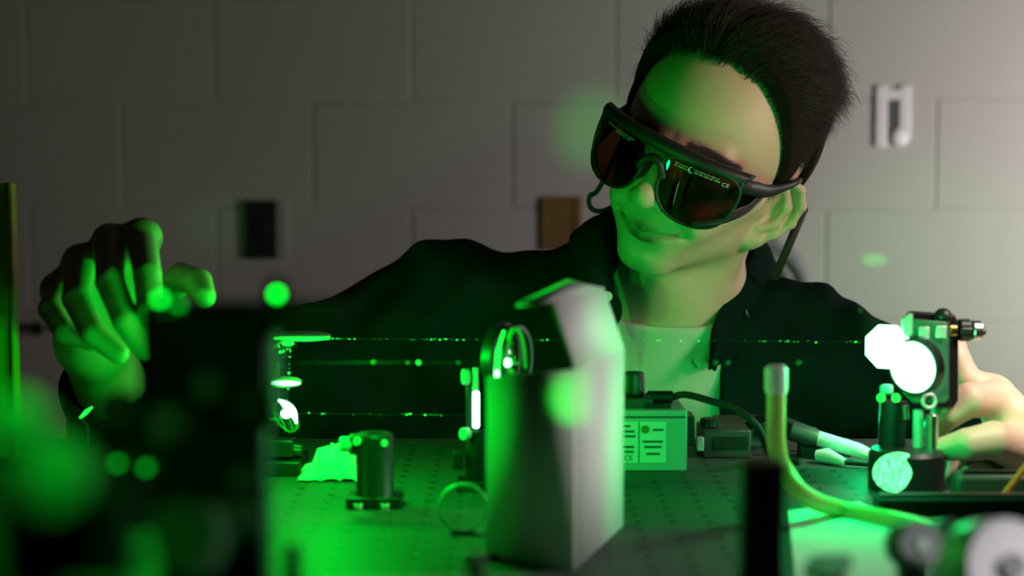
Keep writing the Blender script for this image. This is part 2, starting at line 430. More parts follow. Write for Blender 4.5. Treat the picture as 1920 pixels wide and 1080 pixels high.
M['hairbase'] = mat('hair_undercoat', (0.012, 0.008, 0.006), 0.95, spec=0.1)  # dark matte undercoat below the strands
M['hair'] = mat('dark_brown_hair', (0.017, 0.012, 0.008), 0.5)
M['jacket'] = mat('dark_jacket_cloth', (0.004, 0.018, 0.015), 0.95, bump=0.3, bscale=700, spec=0.06)
M['tee'] = mat('white_cotton', (0.62, 0.62, 0.63), 0.9, bump=0.3, bscale=900)
M['frame'] = mat('black_goggle_frame', (0.014, 0.015, 0.015), 0.5)
M['etch'] = mat('etched_text', (0.55, 0.6, 0.55), 0.5)
M['eye'] = mat('eye', (0.5, 0.48, 0.45), 0.2)

# head frame: local millimetres, x to the person's left, -y out of the face, z up
def Rypr(y, p, r):
    cy, sy = np.cos(y), np.sin(y); cp, sp = np.cos(p), np.sin(p); cr, sr = np.cos(r), np.sin(r)
    return np.array([[cr,0,sr],[0,1,0],[-sr,0,cr]]) @ np.array([[1,0,0],[0,cp,-sp],[0,sp,cp]]) @ np.array([[cy,-sy,0],[sy,cy,0],[0,0,1]])
CR = np.array([[1,0,0],[0,math.cos(TH),math.sin(TH)],[0,-math.sin(TH),math.cos(TH)]])
HR = CR @ Rypr(math.radians(-27), math.radians(18.5), math.radians(16.0))
HC = np.array(P(1316, 323, 1.60)); HS = 0.001*1.0
def HW(x, y, z): return Vector(HC + HS*(HR @ np.array([x, y, z], float)))
def to_head(p): return ((p-HC.astype(np.float32)) @ HR.astype(np.float32))/HS

NECK = np.array(P(1268, 585, 1.67))
SHR = np.array(P(838, 603, 1.68)); SHL = np.array(P(1515, 690, 1.68))
def head_sdf(p):
    x = np.abs(p[:,0]); q = np.stack([x, p[:,1], p[:,2]], 1)
    d = ell(q, (0,22,50), (86,108,96))
    d = smin(d, ell(q, (0,-2,36), (74,84,60)), 20)
    d = smin(d, ell(q, (0,-34,-12), (62,57,70)), 22)
    d = smin(d, cap(q, (48,-50,-6), (62,-28,0), 17, 12), 20)          # cheekbone
    d = smin(d, cap(q, (50,-8,-10), (43,-12,-46), 16, 13), 18)        # jaw angle
    d = smin(d, cap(q, (42,-14,-46), (13,-70,-75), 12, 12), 24)       # jaw line
    d = smin(d, ell(q, (0,-77,-77), (20,13,13)), 24)                  # chin
    d = smin(d, ell(q, (0,-73,-46), (39,23,29)), 14)                  # muzzle
    d = smin(d, ell(q, (34,-70,-28), (20,20,20)), 14)                 # smiling cheek
    d = smin(d, cap(q, (8,-86,32), (44,-74,36), 8, 7), 14)            # brow
    d = smax(d, -ell(q, (31,-98,16), (17,20,12)), 14)                 # eye socket
    d = smin(d, cap(q, (0,-90,28), (0,-119,-10), 7, 8.5), 9)         # nose
    d = smin(d, sph(q, (0,-118,-14), 10), 9)
    d = smin(d, ell(q, (13,-105,-17), (8,12,8)), 5)
    d = smax(d, -ell(q, (7,-110,-24), (4,6,4.5)), 3)                    # nostril
    d = smax(d, -cap(q, (20,-104,-18), (41,-88,-44), 2.6, 2.4), 9)    # fold beside the mouth
    d = smin(d, cap(q, (0,-97.5,-45.5), (26,-87,-45), 4.4, 2.0), 5)       # lips
    d = smin(d, cap(q, (0,-96,-55), (23,-87,-50), 5.6, 2.5), 5)
    d = smax(d, -cap(q, (0,-103,-50.5), (17,-97,-49), 2.2, 2.1), 2)
    d = smax(d, -cap(q, (17,-97,-49), (36,-84,-41.5), 2.1, 2.4), 3)
    d = smax(d, -ell(q, (0,-101,-65), (18,6,4)), 12)                    # hollow over the chin
    # ear: its own frame, s towards the back, t up, w out of the bowl
    k = math.radians(48); qq = q - np.array([66.0, 0.0, -9.0], np.float32)
    s0 = qq[:,0]*math.sin(k)+qq[:,1]*math.cos(k); w0 = qq[:,0]*math.cos(k)-qq[:,1]*math.sin(k); t0 = qq[:,2]
    tl = math.radians(-12); ss = s0*math.cos(tl)+t0*math.sin(tl); tt = -s0*math.sin(tl)+t0*math.cos(tl)
    u = np.stack([ss, tt, w0], 1)/1.22
    e = ell(u, (15,1,-2), (17,28,5))
    H = [(0,6,2), (1,20,3), (10,29,4), (22,26,5), (30,14,5), (30,-2,4), (23,-15,3), (14,-25,2), (6,-29,2)]
    for a, b in zip(H[:-1], H[1:]): e = smin(e, cap(u, a, b, 3.1), 3.5)
    e = smax(e, -ell(u, (11,-2,5), (9,12,7)), 4)
    e = smin(e, cap(u, (12,20,3), (20,8,3.5), 2.8), 4); e = smin(e, cap(u, (20,8,3.5), (18,-8,3), 2.8), 4); e = smin(e, cap(u, (18,-8,3), (9,-16,2.5), 3), 4)
    e = smin(e, ell(u, (7,-27,1), (8,8,5)), 5); e = smin(e, ell(u, (1,-3,2), (5,6,5)), 5)
    d = smin(d, e*1.2, 5)
    return d
def neck_sdf(p):
    top = np.array(HW(0, 22, -38)); mid = np.array(HW(0, 8, -70))
    d = cap(p, top, NECK, 0.052, 0.056)
    d = smin(d, cap(p, np.array(HW(44,25,-30)), NECK + np.array([-0.005,-0.05,-0.02]), 0.014, 0.013), 0.03)  # neck tendon
    d = smin(d, cap(p, np.array(HW(0,-30,-95)), np.array(P(1250, 560, 1.615)), 0.014, 0.016), 0.04)          # throat
    return d
def torso_sdf(p, full=True):
    d = ell(p, (NECK[0]-0.012, 1.735, NECK[2]-0.24), (0.19, 0.125, 0.27))
    d = smin(d, ell(p, NECK+np.array([-0.004,-0.012,-0.075]), (0.135,0.075,0.065)), 0.05)   # collar bones
    nb = NECK + np.array([0, 0.02, -0.03])
    d = smin(d, cap(p, nb+np.array([-0.04,0.0,0.018]), SHR, 0.062, 0.056), 0.06)
    d = smin(d, cap(p, nb, SHL, 0.062, 0.056), 0.06)
    return d
ELR = np.array(P(262, 848, 1.60)); WRR = np.array(P(172, 640, 1.385))
ELL = np.array([0.525, 1.545, CAMZ-0.29]); WRL = np.array(P(1952, 838, 1.30))
ARMR = [(SHR, ELR, 0.050, 0.042), (ELR, WRR, 0.042, 0.027)]
ARML = [(SHL, ELL, 0.050, 0.042), (ELL, WRL, 0.042, 0.027)]
def arms_sdf(p, ARM):
    d = None
    for a, b, ra, rb in ARM:
        e = cap(p, a, b, ra, rb); d = e if d is None else smin(d, e, 0.03)
    return d
def chest_head(p):
    d = head_sdf(to_head(p))*HS
    d = smin(d, neck_sdf(p), 0.022)
    return smin(d, torso_sdf(p), 0.05)
# fingers: joint pixel + depth lists, base to tip
def J(*l): return [np.array(P(*q)) for q in l]
RH = [ (J((112,545,1.30),(95,580,1.255),(122,622,1.235),(172,640,1.235)), (0.0105,0.0095,0.0088,0.0075)),
       (J((150,490,1.30),(142,560,1.235),(175,625,1.212),(222,662,1.212)), (0.0115,0.0105,0.0098,0.0082)),
       (J((206,452,1.30),(206,528,1.225),(236,602,1.203),(270,655,1.203)), (0.0120,0.0108,0.0100,0.0085)),
       (J((266,446,1.30),(276,515,1.225),(282,578,1.205),(300,632,1.205)), (0.0120,0.0105,0.0098,0.0083)),
       (J((285,575,1.36),(340,520,1.325),(372,528,1.285),(384,556,1.26)), (0.0140,0.0118,0.0105,0.0085)) ]
LH = [ (J((1862,742,1.345),(1812,712,1.345),(1795,672,1.35),(1790,640,1.355)), (0.0140,0.0120,0.0105,0.0085)),
       (J((1870,750,1.315),(1818,750,1.295),(1778,775,1.295),(1750,806,1.305)), (0.0155,0.0138,0.0122,0.0095)),
       (J((1888,805,1.33),(1838,850,1.315),(1802,868,1.30),(1790,898,1.295)), (0.0125,0.0115,0.0105,0.0085)),
       (J((1900,835,1.32),(1855,875,1.295),(1828,888,1.285),(1812,902,1.28)), (0.0120,0.0110,0.0100,0.0080)),
       (J((1918,842,1.29),(1864,826,1.268),(1812,834,1.262),(1766,842,1.268)), (0.0190,0.0150,0.0126,0.0092)) ]
def hand_sdf(p, FG, WR_, palm, ARM):
    d = arms_sdf(p, ARM)
    pm = None
    for a, b, ra, rb in palm:
        e = cap(p, a, b, ra, rb); pm = e if pm is None else smin(pm, e, 0.012)
    d = smin(d, pm, 0.02)
    fs = None
    for js, rs in FG:
        f_ = None
        for i in range(3):
            e = cap(p, js[i], js[i+1], rs[i], rs[i+1]); f_ = e if f_ is None else smin(f_, e, 0.0015)
        fs = f_ if fs is None else smin(fs, f_, 0.002)
    return smin(d, fs, 0.007)
PALMR = [(WRR, RH[k][0][0], 0.020, 0.013) for k in range(4)] + [(WRR, RH[4][0][0], 0.019, 0.015), (RH[0][0][0], RH[3][0][0], 0.012, 0.013)]
PALML = [(WRL, LH[k][0][0], 0.022, 0.015) for k in range(5)] + [(LH[0][0][0], LH[4][0][0], 0.014, 0.013)]

def mesh_obj(name, verts, faces, m, parent, smooth=True):
    off = np.zeros(3); q = parent
    while q is not None: off = off + np.array(q.location); q = q.parent
    me = bpy.data.meshes.new(name)
    me.vertices.add(len(verts)); me.vertices.foreach_set('co', (np.asarray(verts)-off).astype(np.float32).ravel())
    k = faces.shape[1]
    me.loops.add(len(faces)*k); me.loops.foreach_set('vertex_index', faces.astype(np.int32).ravel())
    me.polygons.add(len(faces)); me.polygons.foreach_set('loop_start', np.arange(0, len(faces)*k, k, dtype=np.int32))
    me.polygons.foreach_set('loop_total', np.full(len(faces), k, dtype=np.int32))
    me.update(calc_edges=True); me.validate()
    me.polygons.foreach_set('use_smooth', np.full(len(me.polygons), smooth))
    me.materials.append(m)
    o = bpy.data.objects.new(name, me); COL.objects.link(o)
    if parent: o.parent = parent
    return o

person = thing('person', 'person in dark jacket and laser goggles leaning over the optical table', 'person', (float(NECK[0]), 1.72, 0.55))
hp = HC
v1, f1 = polygonize(chest_head, (-0.14, 1.42, NECK[2]-0.22), (0.40, 1.86, HC[2]+0.19), 0.0018)
v2, f2 = polygonize(lambda p: hand_sdf(p, RH, WRR, PALMR, ARMR), (ELR[0]-0.06, 1.17, ELR[2]-0.06), (SHR[0]+0.07, 1.76, P(200,400,1.3).z+0.02), 0.0022)
v3, f3 = polygonize(lambda p: hand_sdf(p, LH, WRL, PALML, ARML), (0.22, 1.22, ELL[2]-0.06), (0.62, 1.76, P(1800,600,1.35).z+0.02), 0.0022)
vv = np.concatenate([v1, v2, v3]); ff = np.concatenate([f1, f2+len(v1), f3+len(v1)+len(v2)])
body = mesh_obj('body', vv, ff, M['skin'], person)
hl = to_head(vv.astype(np.float32)); ax_ = np.abs(hl[:,0])
lips = np.minimum(cap(np.stack([ax_, hl[:,1], hl[:,2]], 1), (0,-99,-46), (30,-86,-44), 4.0, 1.6), cap(np.stack([ax_, hl[:,1], hl[:,2]], 1), (0,-97,-55), (28,-86,-48), 6.0, 2.4))
lipw = np.clip(0.5-lips/2.5, 0, 1); lipw[len(v1):] = 0
at = body.data.attributes.new('lip', 'FLOAT', 'POINT'); at.data.foreach_set('value', lipw.astype(np.float32))
for s_ in (-1, 1): MB().sphere(HW(s_*31, -74, 18), 0.012).build('eye', M['eye'], person)

# --- T-shirt
def ntee(p):
    return 0.0022*np.sin(p[:,2]*70+7*p[:,0]+2*np.sin(p[:,0]*30)) + 0.0015*np.sin(p[:,2]*130-60*p[:,0])
TNF = P(1250, 600, 1.60); TNB = P(1262, 520, 1.72)
def tee_sdf(p):
    bs_ = smin(neck_sdf(p), torso_sdf(p), 0.05); d = bs_-0.006 + ntee(p)
    n_ = np.array([0, -(TNB-TNF).z, (TNB-TNF).y], np.float32); n_ /= np.linalg.norm(n_)
    hole = np.maximum(-((p-np.array(TNF, np.float32)) @ n_), np.linalg.norm(p[:,:2]-NECK[:2].astype(np.float32), axis=1)-0.12)
    d = smax(np.maximum(d, -(bs_-0.0005)), -hole, 0.004)
    return d
tv, tf = polygonize(tee_sdf, (-0.05, 1.52, NECK[2]-0.34), (0.36, 1.74, NECK[2]+0.08), 0.0025)
mesh_obj('t_shirt', tv, tf, M['tee'], person)

# --- jacket
def wrinkle(p):
    return 0.003*np.sin(38*p[:,0]+55*p[:,2]+3*np.sin(20*p[:,1])) + 0.0025*np.sin(75*p[:,2]-40*p[:,0]+18*p[:,1]) + 0.002*np.sin(120*p[:,0]-30*p[:,2]+2.0*np.sin(50*p[:,2]))
SLR = [(SHR, SHR+(ELR-SHR)*0.5, 0.062, 0.066), (SHR+(ELR-SHR)*0.5, ELR, 0.066, 0.062), (ELR, ELR+(WRR-ELR)*0.62, 0.062, 0.044)]
SLL = [(SHL, ELL, 0.060, 0.056), (ELL, ELL+(WRL-ELL)*0.80, 0.056, 0.040)]
XL0 = P(1150, 600, 1.60); XR0 = P(1352, 600, 1.60)
def jacket_sdf(p):
    t = torso_sdf(p)
    d = t-0.017
    a = arms_sdf(p, SLR); b = arms_sdf(p, SLL)
    drape = cap(p, SHR+np.array([-0.02,0.01,-0.10]), SHR+np.array([0.05,0.02,-0.30]), 0.075, 0.09)
    d = smin(smin(d, smin(a, drape, 0.05), 0.05), b, 0.05) + wrinkle(p)
    dz = XL0.z-p[:,2]
    op = np.maximum(np.maximum(XL0.x-0.05*dz-p[:,0], p[:,0]-(XR0.x-0.06*np.clip(dz,0,.05))), p[:,1]-1.68)
    d = smax(d, -op, 0.005)
    d = smax(d, -cap(p, NECK, NECK+np.array([-0.01,-0.04,0.15]), 0.068, 0.09), 0.004)
    wr = cap(p, ELR+(WRR-ELR)*0.56, WRR+(WRR-ELR)*0.5, 0.028, 0.09)   # open cuffs
    d = np.maximum(d, -wr)
    wl = cap(p, ELL+(WRL-ELL)*0.80, WRL+(WRL-ELL)*0.6, 0.026, 0.09)
    return np.maximum(d, -wl)
jv, jf = polygonize(jacket_sdf, (ELR[0]-0.08, 1.36, min(NECK[2]-0.42, ELL[2]-0.08)), (0.63, 1.87, NECK[2]+0.15), 0.004)
jacket = mesh_obj('jacket', jv, jf, M['jacket'], person)

# collar: a folded leaf lofted between its top edge and its outer edge
T = [P(1152,592,1.545), P(1143,530,1.56), P(1138,460,1.585), P(1142,405,1.63), P(1200,385,1.70), P(1300,385,1.745), P(1392,420,1.73), P(1412,462,1.69), P(1388,515,1.64), P(1352,575,1.60), P(1336,612,1.575)]
E_ = [P(1150,614,1.535), P(1102,580,1.55), P(1078,500,1.58), P(1070,440,1.635), P(1140,425,1.74), P(1300,440,1.80), P(1432,470,1.76), P(1462,530,1.70), P(1440,590,1.635), P(1395,655,1.59), P(1332,694,1.56)]
Tn, En = spline(T, 6), spline(E_, 6)
cm = MB(); nrow = 7; vs_ = []; fs_ = []
ctr = Vector(NECK) + Vector((0, 0, 0.05))
for i in range(len(Tn)):
    for j in range(nrow):
        t = j/(nrow-1); q = Tn[i].lerp(En[i], t)
        outw = (q-ctr); outw.z = 0; outw.normalize()
        vs_.append(q + outw*0.008*math.sin(math.pi*min(1, t*1.3)))
for i in range(len(Tn)-1):
    for j in range(nrow-1):
        a = i*nrow+j; fs_.append((a, a+1, a+nrow+1, a+nrow))
def shell_obj(name, vs_, fs_, m, parent, thick, sub=1):
    o = MB().add(vs_, fs_).build(name, m, parent, angle=80)
    s_ = o.modifiers.new('thick', 'SOLIDIFY'); s_.thickness = thick; s_.offset = 0
    if sub: b_ = o.modifiers.new('sub', 'SUBSURF'); b_.levels = sub; b_.render_levels = sub
    return o
collar = shell_obj('collar', vs_, fs_, M['jacket'], jacket, 0.004)
# inner stand of the collar, between its top edge and the neck opening
vs2 = []; fs2 = []
for i in range(len(Tn)):
    base = Tn[i].lerp(Vector((ctr.x, ctr.y, Tn[i].z)), 0.10) - Vector((0,0,0.055))
    for j in range(4): vs2.append(Tn[i].lerp(base, j/3))
for i in range(len(Tn)-1):
    for j in range(3):
        a = i*4+j; fs2.append((a, a+1, a+5, a+4))
shell_obj('collar_stand', vs2, fs2, M['jacket'], jacket, 0.003)
# rounded end of the collar tab with its snap
tabp = [P(1128,545,1.53), P(1152,548,1.528), P(1166,572,1.528), P(1164,598,1.528), P(1150,614,1.528), P(1132,602,1.53), P(1122,572,1.532)]
tp = spline(tabp, 5, True)
MB().prism(tp, (0, 0.006, 0)).build('collar_tab', M['jacket'], jacket, 0.002)
MB().lathe(P(1138,556,1.5278), (0,-1,0.1), [(0.0052, 0), (0.0052, 0.001), (0.004, 0.0022), (0.0015, 0.0026)], 20).build('snap_button', M['alu'], jacket)
# pen clip glint on the chest
MB().tube([P(1400,582,1.60), P(1402,590,1.596), P(1405,598,1.598)], 0.0014, 8).build('zip_pull', M['steel'], jacket)
# front hem flap of the zip
MB().prism([P(1345,640,1.56), P(1330,690,1.545), P(1340,697,1.545), P(1356,650,1.56)], (0.002, 0.004, 0)).build('lapel_tip', M['jacket'], jacket, 0.001)

# --- goggles (in head coordinates)
GA = math.radians(5.0)
def GW(x, y, z):
    dx, dz = x-62, z-12
    return HW(62+dx*math.cos(GA)+dz*math.sin(GA), y, 12-dx*math.sin(GA)+dz*math.cos(GA))
def gy(x, z): return -120 + x*x/235.0 - 0.08*z + (abs(x)/84.0)**6*8
LO = [(9.5,20), (22,26), (45,28), (67,26), (77,15), (75,-8), (66,-24), (47,-30), (27,-27), (14.5,-16), (10,1)]
GZ = 4.0
gg = thing('laser_goggles', 'black wraparound laser goggles with dark brown lenses worn on the face', 'goggles', GW(0,-118,GZ))
for s_ in (-1, 1):
    ol = spline([(x, z, 0) for x, z in LO], 6, True)
    ring = [GW(s_*q.x, gy(q.x, q.y), q.y+GZ) for q in ol]
    # lens: rings shrinking to the middle, following the curve of the front
    cx, cz = 42, 0; vs_ = []; fs_ = []; n = len(ol); K = 7
    for k in range(K):
        t = k/K
        for q in ol:
            x = q.x+(cx-q.x)*t; z = q.y+(cz-q.y)*t; vs_.append(GW(s_*x, gy(x, z)+1.0, z+GZ))
    vs_.append(GW(s_*cx, gy(cx, cz)+1.0, cz+GZ))
    for k in range(K-1):
        for i in range(n):
            j = (i+1) % n; fs_.append((k*n+i, k*n+j, (k+1)*n+j, (k+1)*n+i))
    for i in range(n): fs_.append(((K-1)*n+i, (K-1)*n+(i+1) % n, K*n))
    MB().add(vs_, fs_).build('lens', M['brownlens'], gg, angle=80)
    MB().tube(ring, 0.0015, 8, True).build('lens_rim', M['frame'], gg)
    # side shield with its window, and the temple arm
    def sp(x, y, z): return GW(s_*x, y, z+GZ)
    up = spline([sp(74,-93,27), sp(79,-84,27), sp(81,-66,25), sp(84,-42,21), sp(89,-15,23), sp(90,6,25)], 6)
    dn = spline([sp(74,-93,15), sp(79,-84,15), sp(81,-66,12), sp(84,-42,10), sp(89,-15,16), sp(90,6,20)], 6)
    vs_ = []; fs_ = []
    for a, b in zip(up, dn): vs_ += [a, a.lerp(b, .5), b]
    for i in range(len(up)-1):
        for j in range(2): fs_.append((i*3+j, i*3+j+1, i*3+j+4, i*3+j+3))
    shell_obj('temple_arm', vs_, fs_, M['frame'], gg, 0.0045, 0)
    lowr = spline([sp(52,-107,-27), sp(65,-99,-20), sp(75,-86,-12), sp(80,-68,-4), sp(81,-52,5), sp(81,-42,13)], 6)
    MB().tube(lowr, [0.0030]*len(lowr), 8).build('shield_rim', M['frame'], gg)
    wv = [sp(76,-90,14), sp(81,-66,12), sp(81,-50,9), sp(80,-67,-3), sp(75,-85,-10)]
    MB().add(wv, [(0,1,2,3,4)]).build('side_window', M['glass'], gg)
    # strap end hooking behind the ear
    MB().tube(spline([sp(90,6,22), sp(88,20,22), sp(80,38,8)], 6), 0.003, 8).build('temple_tip', M['frame'], gg)
# brow bar across the top, thick and shelf-like
vs_ = []; fs_ = []; nb_ = 41
for i in range(nb_):
    x = -79 + 158*i/(nb_-1); ztop = 35 - 3*(abs(x)/80)**2; zb_ = 25 - 1*(abs(x)/80)**3 - (0 if abs(x) > 11 else 0)
    y0 = gy(abs(x), 24)
    for dz_, dy_ in ((zb_, -0.5), (zb_+3, -2.0), (ztop-3, -1.5), (ztop, 1.5), (ztop+1, 9), (ztop-1, 16), (zb_+4, 10), (zb_, 4)):
        vs_.append(GW(x, y0+dy_, dz_+GZ))
for i in range(nb_-1):
    for j in range(8): fs_.append((i*8+j, i*8+(j+1) % 8, (i+1)*8+(j+1) % 8, (i+1)*8+j))
fs_ += [tuple(range(7, -1, -1)), tuple((nb_-1)*8+j for j in range(8))]
MB().add(vs_, fs_).build('brow_bar', M['frame'], gg, angle=50)
# bridge
bv = spline([GW(-13,gy(13,6),2+GZ), GW(-8,gy(8,14)-1,12+GZ), GW(0,gy(0,16)-1.5,16+GZ), GW(8,gy(8,14)-1,12+GZ), GW(13,gy(13,6),2+GZ)], 6)
MB().tube(bv, 0.0035, 10).build('bridge', M['frame'], gg)
bp_ = [GW(x, gy(abs(x), z)-0.5, z+GZ) for x, z in [(-14,24), (14,24), (11,14), (5,17), (-5,17), (-11,14)]]
MB().prism(bp_, Vector(GW(0,4,0))-Vector(GW(0,0,0))).build('bridge_plate', M['frame'], gg)
# etched print on the lenses
def lens_text(body_, x0, z0, size, slope=0.0):
    cu = bpy.data.curves.new('t', 'FONT'); cu.body = body_; cu.size = size
    o = bpy.data.objects.new('t', cu); COL.objects.link(o)
    dg = bpy.context.evaluated_depsgraph_get(); me = bpy.data.meshes.new_from_object(o.evaluated_get(dg))
    vs_ = [GW(x0+q.co.x, gy(abs(x0+q.co.x), z0+q.co.y)-0.2, z0+q.co.y+slope*q.co.x+GZ) for q in me.vertices]
    fs_ = [tuple(p.vertices) for p in me.polygons]
    bpy.data.objects.remove(o); bpy.data.curves.remove(cu); bpy.data.meshes.remove(me)
    MB().add(vs_, fs_).build('etched_text', M['etch'], gg)
lens_text('180-315 D L7 +', 19, 20.5, 2.2); lens_text('925-1064 D L5 +', 19, 18.2, 2.2)
lens_text('>315-534 D LB +IRM L6', 37, 20.8, 2.2); lens_text('DIR 900-1064 LB7 NOIR', 38, 18.4, 2.2); lens_text('CE', 62, 16.6, 5.0)
lens_text('180-315 D L7 + >315-534 D LB + IRM L6', -64, 20.5, 2.2); lens_text('925-1064 D L5 + DIR', -50, 18.2, 2.2)
cres = MB(); pts = []
for k in range(13):
    a = math.radians(60+20*k); pts.append((35+2.9*math.cos(a), 20.2+2.9*math.sin(a)))
for k in range(12, -1, -1):
    a = math.radians(60+20*k); pts.append((35.7+2.4*math.cos(a), 20.5+2.5*math.sin(a)))
cres.add([GW(x, gy(x, z)-0.2, z+GZ) for x, z in pts], [(k, k+1, 24-k, 25-k) for k in range(12)]); cres.build('crescent_logo', M['etch'], gg)
# cords of the goggles
MB().tube(spline([P(1508,392,1.625), P(1500,410,1.615), P(1478,462,1.61), P(1452,522,1.625)], 8), 0.0042, 10).build('cord', M['rubber'], gg)
MB().tube(spline([GW(-90,6,20), P(1128,345,1.66), P(1106,368,1.665), P(1108,390,1.665), P(1126,396,1.665), P(1148,388,1.67)], 8), 0.0026, 10).build('cord', M['rubber'], gg)

# --- hair
def hair_mask(h):
    x, y, z = np.abs(h[:,0]), h[:,1], h[:,2]
    yk = np.array([-110, -75, -58, -44, -34, -26, -18, -8, -2, 4, 30, 38, 60, 120], np.float32)
    zk = np.array([115, 113, 110, 98, 70, 42, 8, 2, 10, 34, 34, -30, -48, -50], np.float32)
    return z - np.interp(y, yk, zk) + np.where(y < -50, 3*np.sin(x*0.25)-0.05*x, 0)
hv = to_head(v1.astype(np.float32)); fc = f1
cen = hv[fc].mean(1)
hmk = hair_mask(cen)
nrm = np.cross(hv[fc[:,2]]-hv[fc[:,0]], hv[fc[:,3]]-hv[fc[:,1]]); nrm /= np.linalg.norm(nrm, axis=1)[:,None]+1e-9
okf = (hmk > 0) & (np.abs(cen[:,0]) < 88) & (cen[:,2] > -50) & (cen[:,1] > -100)
cand = np.argwhere(okf)[:,0]
NS = 30000
pw_ = np.clip(hmk[cand]/12, 0.06, 1); pick = RNG.choice(cand, NS, p=pw_/pw_.sum())
rt, nn = cen[pick], nrm[pick]
zz = rt[:,2]; top = np.clip((zz-62)/38, 0, 1)
L = 13 + 24*top**1.2 + RNG.normal(0, 1, NS)*(1+4*top)
edge = np.clip(hmk[pick]/14, 0.25, 1); L *= 0.55+0.45*edge
# combing: top goes back and to the person's left, sides go down and back
comb = np.stack([0.35*np.ones(NS)+0.3*np.sign(rt[:,0]), 0.85*np.ones(NS), 0.25*np.ones(NS)], 1)*top[:,None] + np.stack([0*zz, 0.55+0*zz, -0.8+0*zz], 1)*(1-top[:,None])
comb += RNG.normal(0, 0.22, (NS, 3))
comb -= nn*np.sum(comb*nn, 1)[:,None]; comb /= np.linalg.norm(comb, axis=1)[:,None]+1e-9
lift = (0.30+0.34*top)*L*(0.75+0.5*RNG.random(NS))
KS = 6; allv = []; wob = RNG.normal(0, 1, (NS, 3))*(1.2+2.6*top[:,None])
cl = np.sin(rt[:,0]*0.35+rt[:,1]*0.2)[:,None]*comb[:, [1,0,2]]*2.5*top[:,None]
sidev = np.cross(comb, nn); wd = 0.17+0.14*top
strip = []
for k in range(KS):
    s_ = k/(KS-1)
    q = rt + comb*(L*s_)[:,None]*(0.55+0.35*s_) + nn*(lift*(1-(1-s_)**2.2))[:,None] + (wob+cl)*s_*s_ - nn*0.8
    q = q - nn*(top*L*0.10*s_**3)[:,None]
    wk = (wd*(1-0.75*s_))[:,None]
    a_ = q+sidev*wk; b_ = q-sidev*wk; c_ = q+nn*wk*1.4
    strip.append(np.stack([a_, b_, c_], 1))
st = np.stack(strip, 1).reshape(-1, 3)            # NS x KS x 3 points
stw = HC + HS*(st @ HR.T)
base = (np.arange(NS)*KS*3)[:,None]
qf = []
for k in range(KS-1):
    for j in range(3):
        j2 = (j+1) % 3
        qf.append(np.concatenate([base+k*3+j, base+k*3+j2, base+(k+1)*3+j2, base+(k+1)*3+j], 1))
qf = np.concatenate(qf)
hair = mesh_obj('hair', stw, qf, M['hair'], person)
tag(hair, 'short dark brown hair combed back')
# under layer so no scalp shows through
kf = np.argwhere((hmk > 9) & okf)[:,0]
uf = f1[kf]; used = np.unique(uf); remap = -np.ones(len(v1), int); remap[used] = np.arange(len(used))
un = np.zeros((len(v1), 3)); 
for k in range(4): np.add.at(un, uf[:,k], nrm[kf])
un /= np.linalg.norm(un, axis=1)[:,None]+1e-9
hvz = hv[used]; tp_ = np.clip((hvz[:,2]-62)/38, 0, 1); hm2 = np.clip(hair_mask(hvz)/30, 0, 1)
uv = hvz + un[used]*(0.6+ (7+11*tp_)*hm2)[:,None]
mesh_obj('hair_base', HC+HS*(uv @ HR.T), remap[uf], M['hairbase'], hair)
# eyebrows
NB = 3000
t_ = RNG.random(NB); sg = np.where(RNG.random(NB) < .5, -1, 1)
bx = 14+44*t_; bz = 38+4*np.sin(np.pi*np.clip(t_*0.9,0,1))-6*t_ + RNG.normal(0, 3.2, NB)*(1-0.6*t_)
by = np.zeros(NB)
yy = np.linspace(-110, -40, 71)
for i in range(NB):     # drop each hair onto the brow
    pr = np.stack([np.full(71, sg[i]*bx[i]), yy, np.full(71, bz[i])], 1).astype(np.float32)
    dd = head_sdf(pr); k = np.argmax(dd < 0); by[i] = yy[k]-0.6
b0 = np.stack([sg*bx, by, bz], 1)
dr = np.stack([sg*0.85, 0.25+0*t_, 0.35-0.6*t_], 1)+RNG.normal(0, .15, (NB, 3))
b1 = b0 + dr*7.5 + np.array([0,-0.8,0])
pw = np.stack([b0+[0,0,.16], b0-[0,0,.16], b0-[0,.2,0], b1], 1).reshape(-1, 3)
bs = (np.arange(NB)*4)[:,None]
tri = np.concatenate([np.concatenate([bs+a, bs+b, bs+3], 1) for a, b in ((0,1),(1,2),(2,0))])
mesh_obj('eyebrows', HC+HS*(pw @ HR.T), tri, M['hair'], hair)

# --- seated legs under the table
M['trousers'] = mat('dark_trousers', (0.012, 0.013, 0.018), 0.9)
px_ = float(NECK[0])-0.01
def legs_sdf(p):
    d = ell(p, (px_, 1.84, 0.60), (0.17, 0.14, 0.12))
    for s_ in (-1, 1):
        a = cap(p, (px_+s_*0.08, 1.82, 0.58), (px_+s_*0.13, 1.46, 0.56), 0.082, 0.060)
        b = cap(p, (px_+s_*0.13, 1.46, 0.55), (px_+s_*0.14, 1.56, 0.12), 0.058, 0.045)
        d = smin(d, smin(a, b, 0.04), 0.05)
    return d
lv, lf = polygonize(legs_sdf, (px_-0.24, 1.38, 0.05), (px_+0.24, 2.0, 0.75), 0.009)
mesh_obj('trousers', lv, lf, M['trousers'], person)
for s_ in (-1, 1):
    MB().prism([Vector((px_+s_*0.14+dx, 1.60-dy, 0.0)) for dx, dy in [(-.035,0), (.035,0), (.045,.12), (.035,.22), (0,.25), (-.035,.22), (-.045,.12)]], (0, 0, 0.07)).build('shoe', M['rubber'], person, 0.012)
stl = thing('stool', 'dark round lab stool under the person', 'stool', (px_, 1.86, 0))
MB().lathe((px_, 1.86, 0.42), (0,0,1), [(0.16, 0), (0.175, 0.015), (0.175, 0.045), (0.16, 0.06)], 32).build('seat', M['rubber'], stl)
